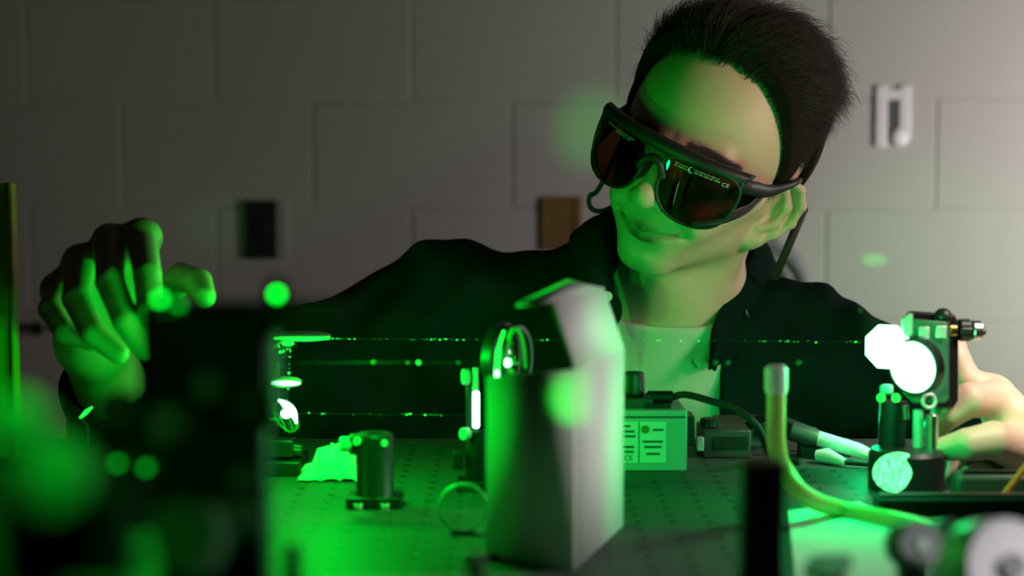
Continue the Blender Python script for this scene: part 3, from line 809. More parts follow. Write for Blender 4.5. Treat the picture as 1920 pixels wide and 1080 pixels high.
MB().cyl((px_, 1.86, 0.04), (px_, 1.86, 0.42), 0.025).build('column', M['steel'], stl)
for k in range(5):
    a_ = 2*math.pi*k/5+0.3
    MB().tube([(px_, 1.86, 0.06), (px_+0.24*math.cos(a_), 1.86+0.24*math.sin(a_), 0.02)], [0.022, 0.016], 10).build('leg', M['rubber'], stl)

# ------------------------------------------------------------------ optics on the table
def on_table(px, py): 
    """point of the table surface seen at (px, py)"""
    b = (540-py)/F; dy = math.cos(TH)+b*math.sin(TH); dz = -math.sin(TH)+b*math.cos(TH)
    t = (TABLE-CAMZ)/dz
    return Vector(((px-960)/F*t, dy*t, TABLE))
def Pxy(px, Y, z): return Vector(((px-960)/F*Y, Y, z))
ZT = TABLE
def screw(mb, p, axis, r=0.0035, h=0.004):
    """socket head cap screw"""
    return mb.lathe(p, axis, [(r*0.9, -0.002), (r, 0), (r, h*0.85), (r*0.85, h), (r*0.5, h), (r*0.45, h*0.45), (0.0002, h*0.45)], 14)
def knurled(mb, p, axis, r, h, n=36):
    """knurled knob"""
    base = Vector(p); R = frame_to(axis); v = []; f = []
    prof = [(0.80, 0), (1.0, 0.12), (1.0, 0.86), (0.86, 1.0)]
    for q, t in prof:
        for k in range(n):
            a = 2*math.pi*k/n; rr = r*q*(1 if k % 2 else 0.94)
            v.append(base + R @ Vector((rr*math.cos(a), rr*math.sin(a), h*t)))
    for i in range(3):
        for k in range(n): f.append((i*n+k, i*n+(k+1) % n, (i+1)*n+(k+1) % n, (i+1)*n+k))
    f.append(tuple(range(n-1, -1, -1))); f.append(tuple(3*n+k for k in range(n)))
    return mb.add(v, f)

# --- periscope of two tilted mirrors, left of the middle
Yp = 1.33
pb = Pxy(500, Yp, ZT)
per = thing('periscope_mount', 'tall black periscope mount with two tilted mirrors glowing green', 'optical mount', pb)
MB().box(pb+Vector((0, 0.01, 0.006)), (0.055, 0.06, 0.012)).build('base', M['black'], per, 0.001)
MB().cyl(Pxy(490, Yp+0.015, ZT+0.012), P(490, 585, Yp+0.015), 0.0125, 28, 0.001).build('post', M['black'], per)
MB().box(P(503, 690, Yp+0.012), (0.022, 0.02, 0.075)).build('arm', M['black'], per, 0.001)
MB().lathe(P(566, 635, Yp), (0.02,0,1), [(0.0, 0), (0.021, 0), (0.0232, 0.0012), (0.0232, 0.003), (0.021, 0.0042), (0.0, 0.0042)], 36, cap=False).build('mirror_plate', M['alu'], per)
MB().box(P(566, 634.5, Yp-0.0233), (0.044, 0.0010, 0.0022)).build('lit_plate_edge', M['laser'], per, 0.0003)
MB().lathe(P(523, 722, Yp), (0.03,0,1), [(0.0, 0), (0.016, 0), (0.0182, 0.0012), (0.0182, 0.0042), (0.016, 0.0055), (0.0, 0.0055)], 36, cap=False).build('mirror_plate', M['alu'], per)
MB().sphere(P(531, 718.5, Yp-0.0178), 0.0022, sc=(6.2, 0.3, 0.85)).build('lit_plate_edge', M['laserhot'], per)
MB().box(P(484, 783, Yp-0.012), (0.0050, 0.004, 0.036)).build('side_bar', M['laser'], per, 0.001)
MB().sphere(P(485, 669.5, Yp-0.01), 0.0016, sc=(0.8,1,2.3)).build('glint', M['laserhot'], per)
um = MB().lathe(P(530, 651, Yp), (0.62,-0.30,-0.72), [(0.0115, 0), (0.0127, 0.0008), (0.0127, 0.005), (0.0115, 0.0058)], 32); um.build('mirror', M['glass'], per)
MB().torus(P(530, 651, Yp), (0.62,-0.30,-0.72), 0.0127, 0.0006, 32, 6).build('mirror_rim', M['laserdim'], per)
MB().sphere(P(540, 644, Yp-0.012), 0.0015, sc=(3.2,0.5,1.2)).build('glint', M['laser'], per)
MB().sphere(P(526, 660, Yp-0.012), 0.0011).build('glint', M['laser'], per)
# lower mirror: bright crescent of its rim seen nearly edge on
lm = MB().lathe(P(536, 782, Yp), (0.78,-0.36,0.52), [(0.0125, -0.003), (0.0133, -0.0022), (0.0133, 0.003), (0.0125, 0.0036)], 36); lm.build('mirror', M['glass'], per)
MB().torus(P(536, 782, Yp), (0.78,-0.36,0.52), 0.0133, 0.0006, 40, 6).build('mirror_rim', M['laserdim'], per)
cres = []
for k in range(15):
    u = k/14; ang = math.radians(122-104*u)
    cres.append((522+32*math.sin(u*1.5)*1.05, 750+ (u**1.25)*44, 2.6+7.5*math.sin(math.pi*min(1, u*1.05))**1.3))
MB().tube([P(x, y, Yp-0.014) for x, y, r in cres], [max(0.0006, r*Yp/F*0.85) for x, y, r in cres], 12).build('lit_rim', M['laserhot'], per)  # emissive crescent painting laser light on the rim
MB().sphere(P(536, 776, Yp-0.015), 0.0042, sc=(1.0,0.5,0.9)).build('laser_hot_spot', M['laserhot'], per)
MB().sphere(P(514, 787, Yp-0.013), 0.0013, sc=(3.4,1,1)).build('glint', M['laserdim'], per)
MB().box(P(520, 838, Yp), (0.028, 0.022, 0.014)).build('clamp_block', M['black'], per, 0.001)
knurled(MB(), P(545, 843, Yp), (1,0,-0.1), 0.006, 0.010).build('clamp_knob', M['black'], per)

# --- laser beams: lit dust along the line of the light
def beam(name, label, p0, p1, n, rmin, rmax, m, core=None, sd=1):
    rr = random.Random(sd); r = thing(name, label, 'laser beam', p0.lerp(p1, 0.5))
    mb = MB()
    cl_ = [rr.random() for _ in range(max(3, n//9))]
    for i in range(n):
        t = rr.random() if rr.random() < 0.35 else min(1, max(0, rr.choice(cl_)+rr.gauss(0, 0.018)))
        q = p0.lerp(p1, t) + Vector((0, rr.gauss(0, .0005), rr.gauss(0, .0003)))
        s_ = rmin+(rmax-rmin)*rr.random()**3
        mb.sphere(q, s_, 6, 4, (1.6, 1, 1))
    o = mb.build('lit_dust', m, r); tag(o, kind='stuff')
    MB().cyl(p0, p1, 0.00010 if core is None else core, 6).build('beam_core', M['laserfaint'], r)
    return r
M['laserfaint'] = mat('laser_faint', (0,0,0), 1.0, emit=(0, 1, 0.05), estr=0.05)
beam('laser_beam', 'thin dotted green laser beam crossing in front of the jacket and T-shirt', P(585, 635, 1.33), P(1632, 641, 1.31), 120, 0.00012, 0.00060, M['laser'], sd=3)
beam('laser_beam', 'lower dotted green laser beam left of the white shield', P(550, 775, 1.325), P(890, 779, 1.27), 30, 0.00012, 0.00060, M['laser'], sd=5)
beam('laser_beam', 'faint vertical green laser beam between the two periscope mirrors', P(545, 640, 1.325), P(538, 770, 1.325), 16, 0.0002, 0.0007, M['laser'], sd=9)
mb_ = thing('laser_beam', 'out of focus green laser beam dots behind the lens ring', 'laser beam', P(1000, 680, 1.12))
for x_, s_, k_ in [(785, 0.0013, 'laser'), (955, 0.0015, 'laserdim'), (1365, 0.0012, 'laserdim'), (1342, 0.0012, 'laserdim'), (1497, 0.0012, 'laserdim'), (700, 0.001, 'laserdim'), (765, 0.0009, 'laserdim'), (860, 0.0009, 'laserdim'), (1285, 0.0014, 'laserdim')]:
    MB().sphere(P(x_, 680, 1.12), s_, 10, 6).build('lit_dust', M[k_], mb_)
MB().cyl(P(560, 680, 1.12), P(925, 680, 1.12), 0.0003, 6).build('beam_core', M['laserfaint'], mb_)

# --- black post holder in the middle
Yh = on_table(700, 948).y
hb = Pxy(700, Yh, ZT)
ph = thing('post_holder', 'short black post holder with thumbscrew standing on the table', 'post holder', hb)
MB().lathe(hb, (0,0,1), [(0.0150, 0.004), (0.0150, 0.008), (0.0138, 0.010), (0.0138, 0.052), (0.0125, 0.0535), (0.0066, 0.0535), (0.0064, 0.035), (0.0002, 0.035)], 36).build('tube', M['black'], ph)
MB().box(hb+Vector((0, 0, 0.0045)), (0.040, 0.030, 0.008)).build('base', M['black'], ph, 0.001)
MB().box(hb+Vector((-0.012, -0.004, 0.046)), (0.012, 0.012, 0.014)).build('clamp_boss', M['black'], ph, 0.001)
knurled(MB(), hb+Vector((-0.016, -0.005, 0.046)), (-1,-0.1,0), 0.0055, 0.009).build('thumbscrew', M['alu'], ph)
for dx in (-0.011, 0.0085):
    screw(MB(), hb+Vector((dx, -0.0135, 0.0005)), (0,-0.35,1), 0.0034, 0.0045).build('screw', M['alu'], ph)
screw(MB(), hb+Vector((-0.0115, -0.010, 0.049)), (-0.2,-1,0.2), 0.0030, 0.003).build('screw', M['alu'], ph)
screw(MB(), hb+Vector((0.008, -0.0115, 0.048)), (0.1,-1,0.2), 0.0026, 0.003).build('screw', M['alu'], ph)

# --- crumpled scrap of tissue
rr = random.Random(4); tc_ = on_table(628, 893); tv = []; tf = []
nx, ny = 14, 10
for i in range(nx):
    for j in range(ny):
        u, v_ = i/(nx-1)-0.5, j/(ny-1)-0.5
        hgt = 0.020*max(0, 1-((u*1.9)**2+(v_*2.1)**2))*(0.6+0.8*rr.random()) + 0.003*rr.random()
        tv.append(tc_ + Vector((u*0.055+rr.gauss(0,.0012), v_*0.05+rr.gauss(0,.0012), 0.001+hgt)))
for i in range(nx-1):
    for j in range(ny-1): tf.append((i*ny+j, (i+1)*ny+j, (i+1)*ny+j+1, i*ny+j+1))
ts = MB().add(tv, tf).build('tissue', M['paper'], None, angle=15); tag(ts, 'crumpled white tissue lit green beside the post holder', 'tissue')
s_ = ts.modifiers.new('t', 'SOLIDIFY'); s_.thickness = 0.0006

# --- lens ring behind the white shield
Yl = 1.20
lc = P(950, 672, Yl); lb = Vector((lc.x, Yl, ZT))
lr = thing('lens_mount', 'round lens ring with a bright green spot behind the white shield', 'lens mount', lb)
axn = Vector((0.90, -0.44, 0.0))
MB().ring(lc+axn*0.006, axn, 0.0250, 0.0205, 0.008, 48).build('ring', M['black'], lr, 0.0006)
MB().ring(lc-axn*0.004, axn, 0.0262, 0.0195, 0.008, 48).build('ring', M['black'], lr, 0.0006)
MB().lathe(lc, axn, [(0.0002, -0.0035), (0.012, -0.0028), (0.0195, -0.001), (0.0195, 0.001), (0.012, 0.0028), (0.0002, 0.0035)], 40).build('lens', M['glass'], lr)
def arc_tube(c, ax, R, a0, a1, r, n=18):
    Rm = frame_to(ax); return [c + Rm @ Vector((R*math.cos(math.radians(a0+(a1-a0)*k/n)), R*math.sin(math.radians(a0+(a1-a0)*k/n)), 0)) for k in range(n+1)]
MB().tube(spline([P(933, 718, Yl-0.03), P(932, 690, Yl-0.03), P(935, 655, Yl-0.03), P(945, 620, Yl-0.03)], 6), [0.0021]*7+[0.0017]*6+[0.0011]*6, 8).build('lit_ring_edge', M['laser'], lr)
MB().sphere(P(931.5, 707, Yl-0.032), 0.0026, sc=(0.7,0.6,2.0)).build('lit_ring_spot', M['laserhot'], lr)
MB().tube(spline([P(948, 670, Yl-0.02), P(953, 640, Yl-0.02), P(962, 618, Yl-0.02), P(974, 622, Yl-0.02), P(982, 650, Yl-0.02), P(985, 690, Yl-0.02)], 6), [0.0019]*13+[0.0012]*18, 8).build('lit_ring_edge', M['laserdim'], lr)
MB().sphere(P(952, 680, Yl-0.024), 0.0030).build('laser_hot_spot', M['laserhot'], lr)
MB().sphere(P(967, 680.5, Yl-0.022), 0.0015, sc=(1.6,1,1)).build('glint', M['laserdim'], lr)
MB().sphere(P(957, 698, Yl-0.02), 0.0030).build('glint', M['laserdim'], lr)
MB().cyl(lb+Vector((0,0,0.012)), lc-Vector((0,0,0.026)), 0.0064, 24).build('post', M['steel'], lr)
MB().lathe(lb, (0,0,1), [(0.016, 0), (0.016, 0.006), (0.0125, 0.008), (0.0125, 0.045), (0.011, 0.046)], 28).build('post_base', M['black'], lr)

# --- beam block with the brightly lit edge
Yb = 1.26
bbp = Pxy(893, Yb, ZT)
bb = thing('beam_block', 'narrow upright beam block with a blazing green edge beside the white shield', 'beam block', bbp)
MB().cyl(bbp+Vector((0,0,0.006)), Pxy(893, Yb, P(893, 806, Yb).z), 0.0085, 24, 0.0006).build('post', M['black'], bb)
MB().box(bbp+Vector((0,0,0.004)), (0.03, 0.03, 0.008)).build('base', M['black'], bb, 0.001)
MB().box(P(886, 760, Yb+0.004), (0.010, 0.010, 0.042)).build('plate', M['black'], bb, 0.001)
MB().box(P(892.5, 768, Yb-0.004), (0.0052, 0.004, 0.0290)).build('lit_edge', M['laserhot'], bb, 0.0018)  # edge glows by emission in place of laser light
MB().box(P(891.5, 712, Yb-0.002), (0.0045, 0.005, 0.019)).build('stem', M['alu'], bb, 0.001)
knurled(MB(), P(880, 706, Yb-0.002), (-1,-0.25,0), 0.0062, 0.0055).build('knob', M['alu'], bb)
knurled(MB(), P(878, 813, Yb-0.008), (-0.7,-0.7,0), 0.005, 0.006).build('knob', M['alu'], bb)
MB().box(P(859, 862, Yb-0.004), (0.008, 0.010, 0.014)).build('clamp_boss', M['black'], bb, 0.0008)

# --- clear lens standing on the table in front
gp = on_table(868, 1000)
gl_ = thing('glass_lens', 'clear round glass lens standing on the table', 'lens', gp)
gc = gp+Vector((0,0,0.0175))
MB().lathe(gc, (0.15,-1,0), [(0.0002, -0.003), (0.010, -0.0024), (0.0155, -0.0012), (0.0155, 0.0012), (0.010, 0.0024), (0.0002, 0.003)], 40).build('lens_body', M['glass'], gl_)
MB().torus(gc, (0.15,-1,0), 0.0160, 0.0012, 44, 8).build('rim', M['alu'], gl_)
MB().box(gp+Vector((0,0,0.0012)), (0.016, 0.012, 0.0024)).build('foot', M['black'], gl_, 0.0006)

# --- white folded beam shield
A0 = on_table(1078, 1066); A1 = on_table(1166, 985)
sh = thing('beam_shield', 'tall white folded card shield standing in the foreground', 'beam shield', A0)
ztop1 = P(1075, 695, A0.y).z
dirn = (A1-A0); dirn.z = 0
left = Vector((-1, -0.10, 0)).normalized()
C1 = Vector((A0.x, A0.y, ztop1)); 
K2 = P(1036, 566, A0.y+0.005)                    # near end of the second fold
K3 = P(968, 572, A0.y+0.010)
def fold(points, name, thick=0.0022):
    vs_ = []
    for q in points: vs_ += [q, q+dirn]
    fs_ = [(2*i, 2*i+1, 2*i+3, 2*i+2) for i in range(len(points)-1)]
    o = MB().add(vs_, fs_).build(name, M['card'], sh, angle=20)
    s_ = o.modifiers.new('t', 'SOLIDIFY'); s_.thickness = thick; s_.offset = 0
    return o
fold([A0, C1], 'side_panel'); fold([C1, K2], 'sloping_panel')
apex = K2+dirn*1.0+Vector((-0.024, 0, 0.006))
o = MB().add([K2, K2+dirn, apex, K3+Vector((0,0.012,0))], [(0,1,2,3)]).build('top_flap', M['card'], sh)
s_ = o.modifiers.new('t', 'SOLIDIFY'); s_.thickness = 0.002
F0 = on_table(915, 1049); F0.z = TABLE+0.001
ftop = P(912, 706, F0.y).z
o = MB().add([A0+Vector((0,-0.001,0)), F0, Vector((F0.x, F0.y, ftop)), Vector((A0.x, A0.y-0.001, ztop1+0.001))], [(0,1,2,3)]).build('front_panel', M['card'], sh)
s_ = o.modifiers.new('t', 'SOLIDIFY'); s_.thickness = 0.0022
MB().box(F0.lerp(A0, .5)+Vector((-0.004, 0.012, 0.0015)), (0.075, 0.012, 0.003)).build('foot_strip', M['black'], sh, 0.0006)

# --- laser controller box with paper labels
cbp = on_table(1232, 884); Yc = cbp.y
ct = thing('controller_box', 'grey controller box with two printed labels behind the white shield', 'controller', cbp)
xl, xr = P(1098, 884, Yc).x, P(1288, 884, Yc).x; hgt = P(1232, 770, Yc).z-ZT
MB().box(((xl+xr)/2, Yc+0.035, ZT+hgt/2), (xr-xl, 0.07, hgt)).build('case', M['greybox'], ct, 0.0015)
MB().box(((xl+xr)/2, Yc-0.0004, ZT+hgt-0.0052), (xr-xl-0.003, 0.0010, 0.0012)).build('lid_seam', M['darkgrey'], ct)
def lab(px0, py0, px1, py1, m, name, par, dy):
    a, b = P(px0, py0, Yc-dy), P(px1, py1, Yc-dy)
    return MB().box((a+b)/2, (abs(b.x-a.x), 0.0003, abs(a.z-b.z))).build(name, m, par)
lb1 = lab(1150, 791, 1196, 868, M['paper'], 'label_sheet', ct, 0.0005)
lb2 = lab(1200, 791, 1249, 868, M['paper'], 'label_sheet', ct, 0.0005)
for y_, x0, x1 in [(799, 1169, 1182), (809, 1168, 1190), (818, 1168, 1192), (838, 1168, 1189), (847, 1170, 1188)]:
    lab(x0, y_-2, x1, y_+2, M['ink'], 'print_line', lb1, 0.0009)
for y_, x0, x1 in [(806, 1224, 1244), (828, 1205, 1243), (838, 1208, 1240), (851, 1212, 1237)]:
    lab(x0, y_-2, x1, y_+2, M['ink'], 'print_line', lb2, 0.0009)
MB().lathe(P(1210, 805, Yc-0.0008), (0,-1,0), [(0.0034, 0), (0.0034, 0.0004)], 20).build('seal_print', M['gold'], lb2)
cu = bpy.data.curves.new('t', 'FONT'); cu.body = 'CE'; cu.size = 0.006
to = bpy.data.objects.new('t', cu); COL.objects.link(to); dg = bpy.context.evaluated_depsgraph_get(); tme = bpy.data.meshes.new_from_object(to.evaluated_get(dg))
pc = P(1170, 863, Yc-0.0010); MB().add([pc+Vector((q.co.x, 0, q.co.y)) for q in tme.vertices], [tuple(p.vertices) for p in tme.polygons]).build('ce_mark', M['ink'], lb1)
bpy.data.objects.remove(to)
zt2 = ZT+hgt
MB().box((P(1185, 755, Yc).x, Yc+0.030, zt2+0.004), (0.036, 0.035, 0.008)).build('dial_plate', M['darkgrey'], ct, 0.001)
knurled(MB(), Vector((P(1188, 745, Yc+.03).x, Yc+0.030, zt2+0.008)), (0,0,1), 0.0095, 0.020, 28).build('dial', M['black'], ct)
plz = zt2+0.0085
pA, pB = Vector((P(1213, 742, Yc+.02).x, Yc+0.02, plz)), Vector((P(1262, 742, Yc+.02).x, Yc+0.02, plz))
MB().cyl(pA, pB, 0.0052, 20, 0.001).build('plug', M['black'], ct)
MB().box((P(1236, 755, Yc).x, Yc+0.02, zt2+0.002), (0.022, 0.018, 0.0045)).build('plug_socket', M['black'], ct, 0.0006)
cpts = [pB, P(1285, 740, Yc+.01), P(1330, 751, Yc), P(1380, 768, Yc-0.01), P(1420, 800, Yc-0.02), on_table(1450, 868)+Vector((0,0,.003)), on_table(1500, 872)+Vector((0,0,.003))]
MB().tube(spline(cpts, 8), 0.0030, 10).build('cable', M['rubber'], ct)
MB().box((xr+0.004, Yc+0.03, ZT+hgt*0.62), (0.008, 0.03, 0.024)).build('side_connector', M['black'], ct, 0.001)

# --- dark clutter behind: connector block, knobs and adapter
def dark_block(px0, py0, px1, py1, Y, depth, name, label, cat, m='darkgrey', bev=0.0015):
    a, b = P(px0, py0, Y), P(px1, py1, Y); zb_ = ZT
    r = thing(name, label, cat, ((a.x+b.x)/2, Y+depth/2, zb_))
    MB().box(((a.x+b.x)/2, Y+depth/2, (a.z+zb_)/2), (abs(b.x-a.x), depth, a.z-zb_)).build('case', M[m], r, bev)
    return r
d1 = dark_block(1318, 806, 1408, 858, 1.395, 0.05, 'power_adapter', 'dark adapter block with a plug beside the controller box', 'adapter')
knurled(MB(), Vector((P(1330, 800, 1.41).x, 1.41, P(1330, 806, 1.395).z)), (0,0,1), 0.008, 0.008).build('plug', M['black'], d1)
MB().box(P(1313, 832, 1.39), (0.006, 0.006, 0.012)).build('terminal', M['alu'], d1, 0.001)
MB().box(P(1370, 830, 1.3945), (0.030, 0.002, 0.010)).build('vent_plate', M['black'], d1)
d2 = dark_block(1345, 790, 1470, 840, 1.45, 0.04, 'relay_box', 'low dark box behind the adapter near the table edge', 'box')
for x_ in (1365, 1395, 1425, 1450): MB().box(Vector((P(x_, 800, 1.449).x, 1.449, P(x_, 806, 1.449).z)), (0.008, 0.004, 0.012)).build('terminal', M['black'], d2, 0.0006)
MB().tube(spline([P(1400, 800, 1.447), P(1440, 782, 1.43), P(1500, 800, 1.42), P(1560, 830, 1.42)], 8), 0.004, 10).build('lead', M['rubber'], d2)

# --- marker with white barrel leaning on the table clutter
pk = thing('ball_driver', 'white and black ball driver lying behind the fibre cable', 'tool', P(1560, 845, 1.36))
MB().tube([P(1478, 806, 1.40), P(1484, 808, 1.40), P(1525, 820, 1.395), P(1534, 822, 1.394)], [0.006, 0.0085, 0.0085, 0.007], 16).build('handle', M['darkgrey'], pk)
MB().tube([P(1534, 822, 1.394), P(1610, 845, 1.37), P(1640, 858, 1.36), P(1664, 866, 1.355)], [0.0066, 0.0062, 0.005, 0.002], 16).build('barrel', M['white'], pk)
MB().box(P(1545, 846, 1.405), (0.045, 0.012, 0.022)).build('rest', M['black'], pk, 0.002)
wl = thing('cable_boot', 'pale plastic cable boot lying under the ball driver', 'cable boot', on_table(1560, 872))
MB().tube([on_table(1532, 868)+Vector((0,0,.006)), on_table(1550, 870)+Vector((0,0,.007)), on_table(1585, 876)+Vector((0,0,.004))], [0.005, 0.0065, 0.003], 14).build('boot', M['white'], wl)
MB().cyl(on_table(1585, 876)+Vector((0,0,.004)), on_table(1640, 880)+Vector((0,0,.004)), 0.0022, 10).build('lead', M['rubber'], wl)

M['scatter_green'] = mat('green_scatter_plate', (0.05, 0.16, 0.09), 0.45)  # green laser light on the front plate, put into its colour
# --- right kinematic mirror mount, the brightest scatter
Ym = 1.28
mbp = on_table(1705, 918)
rm = thing('mirror_mount', 'kinematic mirror mount blazing with green laser light held by the hand', 'optical mount', mbp)
RY = rotz(math.radians(-18))
MB().prism([P(1700,590,Ym), P(1708,585,Ym), P(1790,590,Ym), P(1797,604,Ym), P(1797,752,Ym), P(1788,762,Ym), P(1725,762,Ym), P(1700,742,Ym)], (0.002, 0.012, 0)).build('back_plate', M['black'], rm, 0.001)
MB().prism([P(1694,604,Ym-.016), P(1702,598,Ym-.016), P(1776,604,Ym-.016), P(1780,612,Ym-.016), P(1780,748,Ym-.016), P(1772,756,Ym-.016), P(1712,756,Ym-.016), P(1694,738,Ym-.016)], (0.0015, 0.009, 0)).build('front_plate', M['scatter_green'], rm, 0.001)
MB().prism([P(1693,598,Ym-.018), P(1706,588,Ym-.018), P(1712,588,Ym-.018), P(1712,628,Ym-.018), P(1693,636,Ym-.018)], (0, 0.006, 0)).build('lit_flange', M['alu'], rm, 0.0008)
MB().sphere(P(1768, 594, Ym-0.004), 0.0072, sc=(1,1,0.95)).build('adjuster_cap', M['black'], rm)
for x_, y_ in ((1733, 624), (1765, 622)): MB().box(P(x_, y_, Ym-0.0175), (0.0085, 0.002, 0.0095)).build('set_screw_pad', M['alu'], rm, 0.0012)
MB().cyl(P(1778, 619, Ym+.004), P(1793, 619, Ym+.004), 0.0058, 20, 0.0006).build('bushing', M['brass'], rm)
knurled(MB(), P(1796, 619, Ym+.004), (1,0.05,0), 0.0088, 0.0100).build('adjuster_knob', M['black'], rm)
MB().cyl(P(1820, 620, Ym+.004), P(1838, 620, Ym+.005), 0.0080, 24, 0.001).build('adjuster_end', M['steel'], rm)
MB().cyl(P(1838, 620, Ym+.005), P(1847, 620, Ym+.005), 0.0035, 6).build('hex_socket', M['darkgrey'], rm)
oc = P(1714, 688, Ym-0.024); oax = Vector((-0.72, -0.68, -0.04))
MB().ring(oc-oax*0.003, oax, 0.0222, 0.0195, 0.010, 40).build('retaining_ring', M['black'], rm, 0.0005)
MB().lathe(oc, oax, [(0.0190, -0.001), (0.0195, 0.001), (0.0188, 0.0035), (0.012, 0.0046), (0.0002, 0.005)], 40).build('glowing_optic', M['laserhot'], rm)  # scattered laser light on the optic is painted as emission
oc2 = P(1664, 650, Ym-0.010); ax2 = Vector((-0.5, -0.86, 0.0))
MB().lathe(oc2, ax2, [(0.0165, -0.003), (0.0178, -0.002), (0.0178, 0.003), (0.0165, 0.004)], 8, a0=math.pi/8).build('lit_nut', M['laserhot'], rm)  # glows by emission, standing in for laser scatter
MB().box(P(1697, 655, Ym-0.008), (0.018, 0.006, 0.010)).build('link_bar', M['alu'], rm, 0.001)
knurled(MB(), P(1662, 722, Ym-.012), (0,-0.3,-1), 0.0052, 0.007, 20).build('knob', M['alu'], rm)
MB().sphere(P(1750, 690, Ym-0.018), 0.0028).build('hole_plug', M['black'], rm)
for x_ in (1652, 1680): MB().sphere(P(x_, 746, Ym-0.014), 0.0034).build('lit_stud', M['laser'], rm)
MB().cyl(P(1697, 760, Ym-.010), P(1699, 786, Ym-.010), 0.0026, 14).build('steel_screw', M['steel'], rm)
MB().torus(P(1742, 752, Ym-.018), (0.2,-1,0.1), 0.0052, 0.0016, 24, 8).build('spring_ring', M['alu'], rm)
MB().cyl(P(1676, 752, Ym+.004), Pxy(1676, Ym+.004, ZT+0.01), 0.0105, 24).build('black_post', M['black'], rm)
MB().cyl(P(1722, 768, Ym-.010), P(1721, 853, Ym-.010), 0.0042, 16, 0.001).build('lit_rod', M['alu'], rm)
MB().cyl(P(1747, 776, Ym-.014), P(1748, 872, Ym-.014), 0.0048, 18, 0.001).build('steel_rod', M['steel'], rm)
MB().tube([P(1748, 866, Ym-.014), P(1750, 875, Ym-.016), P(1758, 880, Ym-.02)], [0.0048, 0.0056, 0.0052], 14).build('rod_foot', M['steel'], rm)
MB().box(P(1704, 846, Ym-.006), (0.044, 0.010, 0.006)).build('cross_clamp', M['brass'], rm, 0.001)
MB().lathe(Pxy(1707, 1.262, ZT), (0,0,1), [(0.029, 0), (0.029, 0.028), (0.026, 0.031), (0.010, 0.031)], 36).build('base', M['black'], rm)
MB().sphere(P(1684, 886, 1.237), 0.0155, 24, 16, (1.25, 0.28, 1.0)).build('laser_hot_spot', M['laserbase'] if 'laserbase' in M else M['speckle_v'], rm)  # emissive blob painting the bright laser glint on the base

# --- small things at the right edge
sbx = on_table(1842, 906)
sb = thing('toggle_switch_box', 'small dark switch box with silver toggle in front of the hand', 'switch box', sbx)
MB().box(Vector((sbx.x, sbx.y+.006, P(1842, 868, sbx.y).z)), (0.027, 0.016, 0.0150)).build('case', M['darkgrey'], sb, 0.0012)
MB().box(Vector((sbx.x, sbx.y+.006, (P(1842, 886, sbx.y).z+ZT)/2)), (0.012, 0.012, P(1842, 884, sbx.y).z-ZT)).build('stand', M['black'], sb, 0.0006)
MB().cyl(P(1830, 850, sbx.y+.006), P(1829, 824, sbx.y+.006), 0.0050, 18, 0.0006).build('toggle', M['steel'], sb)
MB().cyl(P(1815, 850, sbx.y+.006), P(1815, 826, sbx.y+.006), 0.0032, 14).build('lamp_stub', M['alu'], sb)
MB().tube(spline([P(1866, 878, sbx.y+.004), P(1890, 866, sbx.y-.004), P(1920, 840, sbx.y-.01), P(1990, 780, sbx.y-.01)], 8), 0.0028, 10).build('cable', M['rubber'], sb)
lowb = on_table(1870, 940)
lo = thing('dark_rail', 'low dark rail block lying at the right edge of the table', 'rail', lowb)
MB().box(lowb+Vector((0.03, 0.012, 0.010)), (0.12, 0.024, 0.020)).build('rail_body', M['darkgrey'], lo, 0.004)
MB().box(lowb+Vector((0.03, 0.004, 0.0215)), (0.11, 0.003, 0.003)).build('rail_lip', M['black'], lo, 0.0006)
ow = thing('orange_wire', 'orange wire running off the right edge of the table', 'wire', on_table(1876, 945))
MB().tube([on_table(1876, 948)+Vector((0,0,.002)), P(1884, 925, 1.20), P(1925, 872, 1.20), P(1990, 800, 1.21)], 0.0024, 10).build('wire', M['orange'], ow)
MB().cyl(on_table(1872, 952)+Vector((0,0,.002)), on_table(1877, 948)+Vector((0,0,.004)), 0.0032, 12).build('crimp_end', M['steel'], ow)
bar = on_table(1790, 985)
br = thing('black_rail', 'long black rail across the lower right of the table', 'rail', bar)
MB().box(bar+Vector((0.02, 0.012, 0.009)), (0.145, 0.022, 0.018)).build('rail_body', M['blackmatte'], br, 0.002)
MB().box(bar+Vector((0.02, 0.012, 0.0190)), (0.14, 0.008, 0.002)).build('slot_cover', M['black'], br, 0.0005)

# --- yellow fibre cable rising beside the black foreground post
fb = thing('fibre_cable', 'thick yellow fibre cable rising beside the black post and curving right', 'cable', on_table(1660, 1000))
Yf = 1.13
fp = [P(1455, 690, Yf), P(1455, 760, Yf), P(1456, 835, Yf), P(1470, 880, Yf+.01), P(1510, 930, Yf+.0), on_table(1580, 972)+Vector((0,0,.006)), on_table(1680, 992)+Vector((0,0,.006)), on_table(1780, 1020)+Vector((0,0,.006)), on_table(1900, 1075)+Vector((0,0,.006))]
fs = spline(fp, 8)
M['fibre'] = mat('yellow_green_jacket', (0.55, 0.58, 0.16), 0.4)
MB().tube(fs, 0.0064, 12).build('jacket', M['fibre'], fb)
MB().tube([P(1455, 684, Yf), P(1455, 690, Yf), P(1455, 730, Yf), P(1455, 738, Yf)], [0.005, 0.0078, 0.0078, 0.0068], 14).build('connector', M['white'], fb)

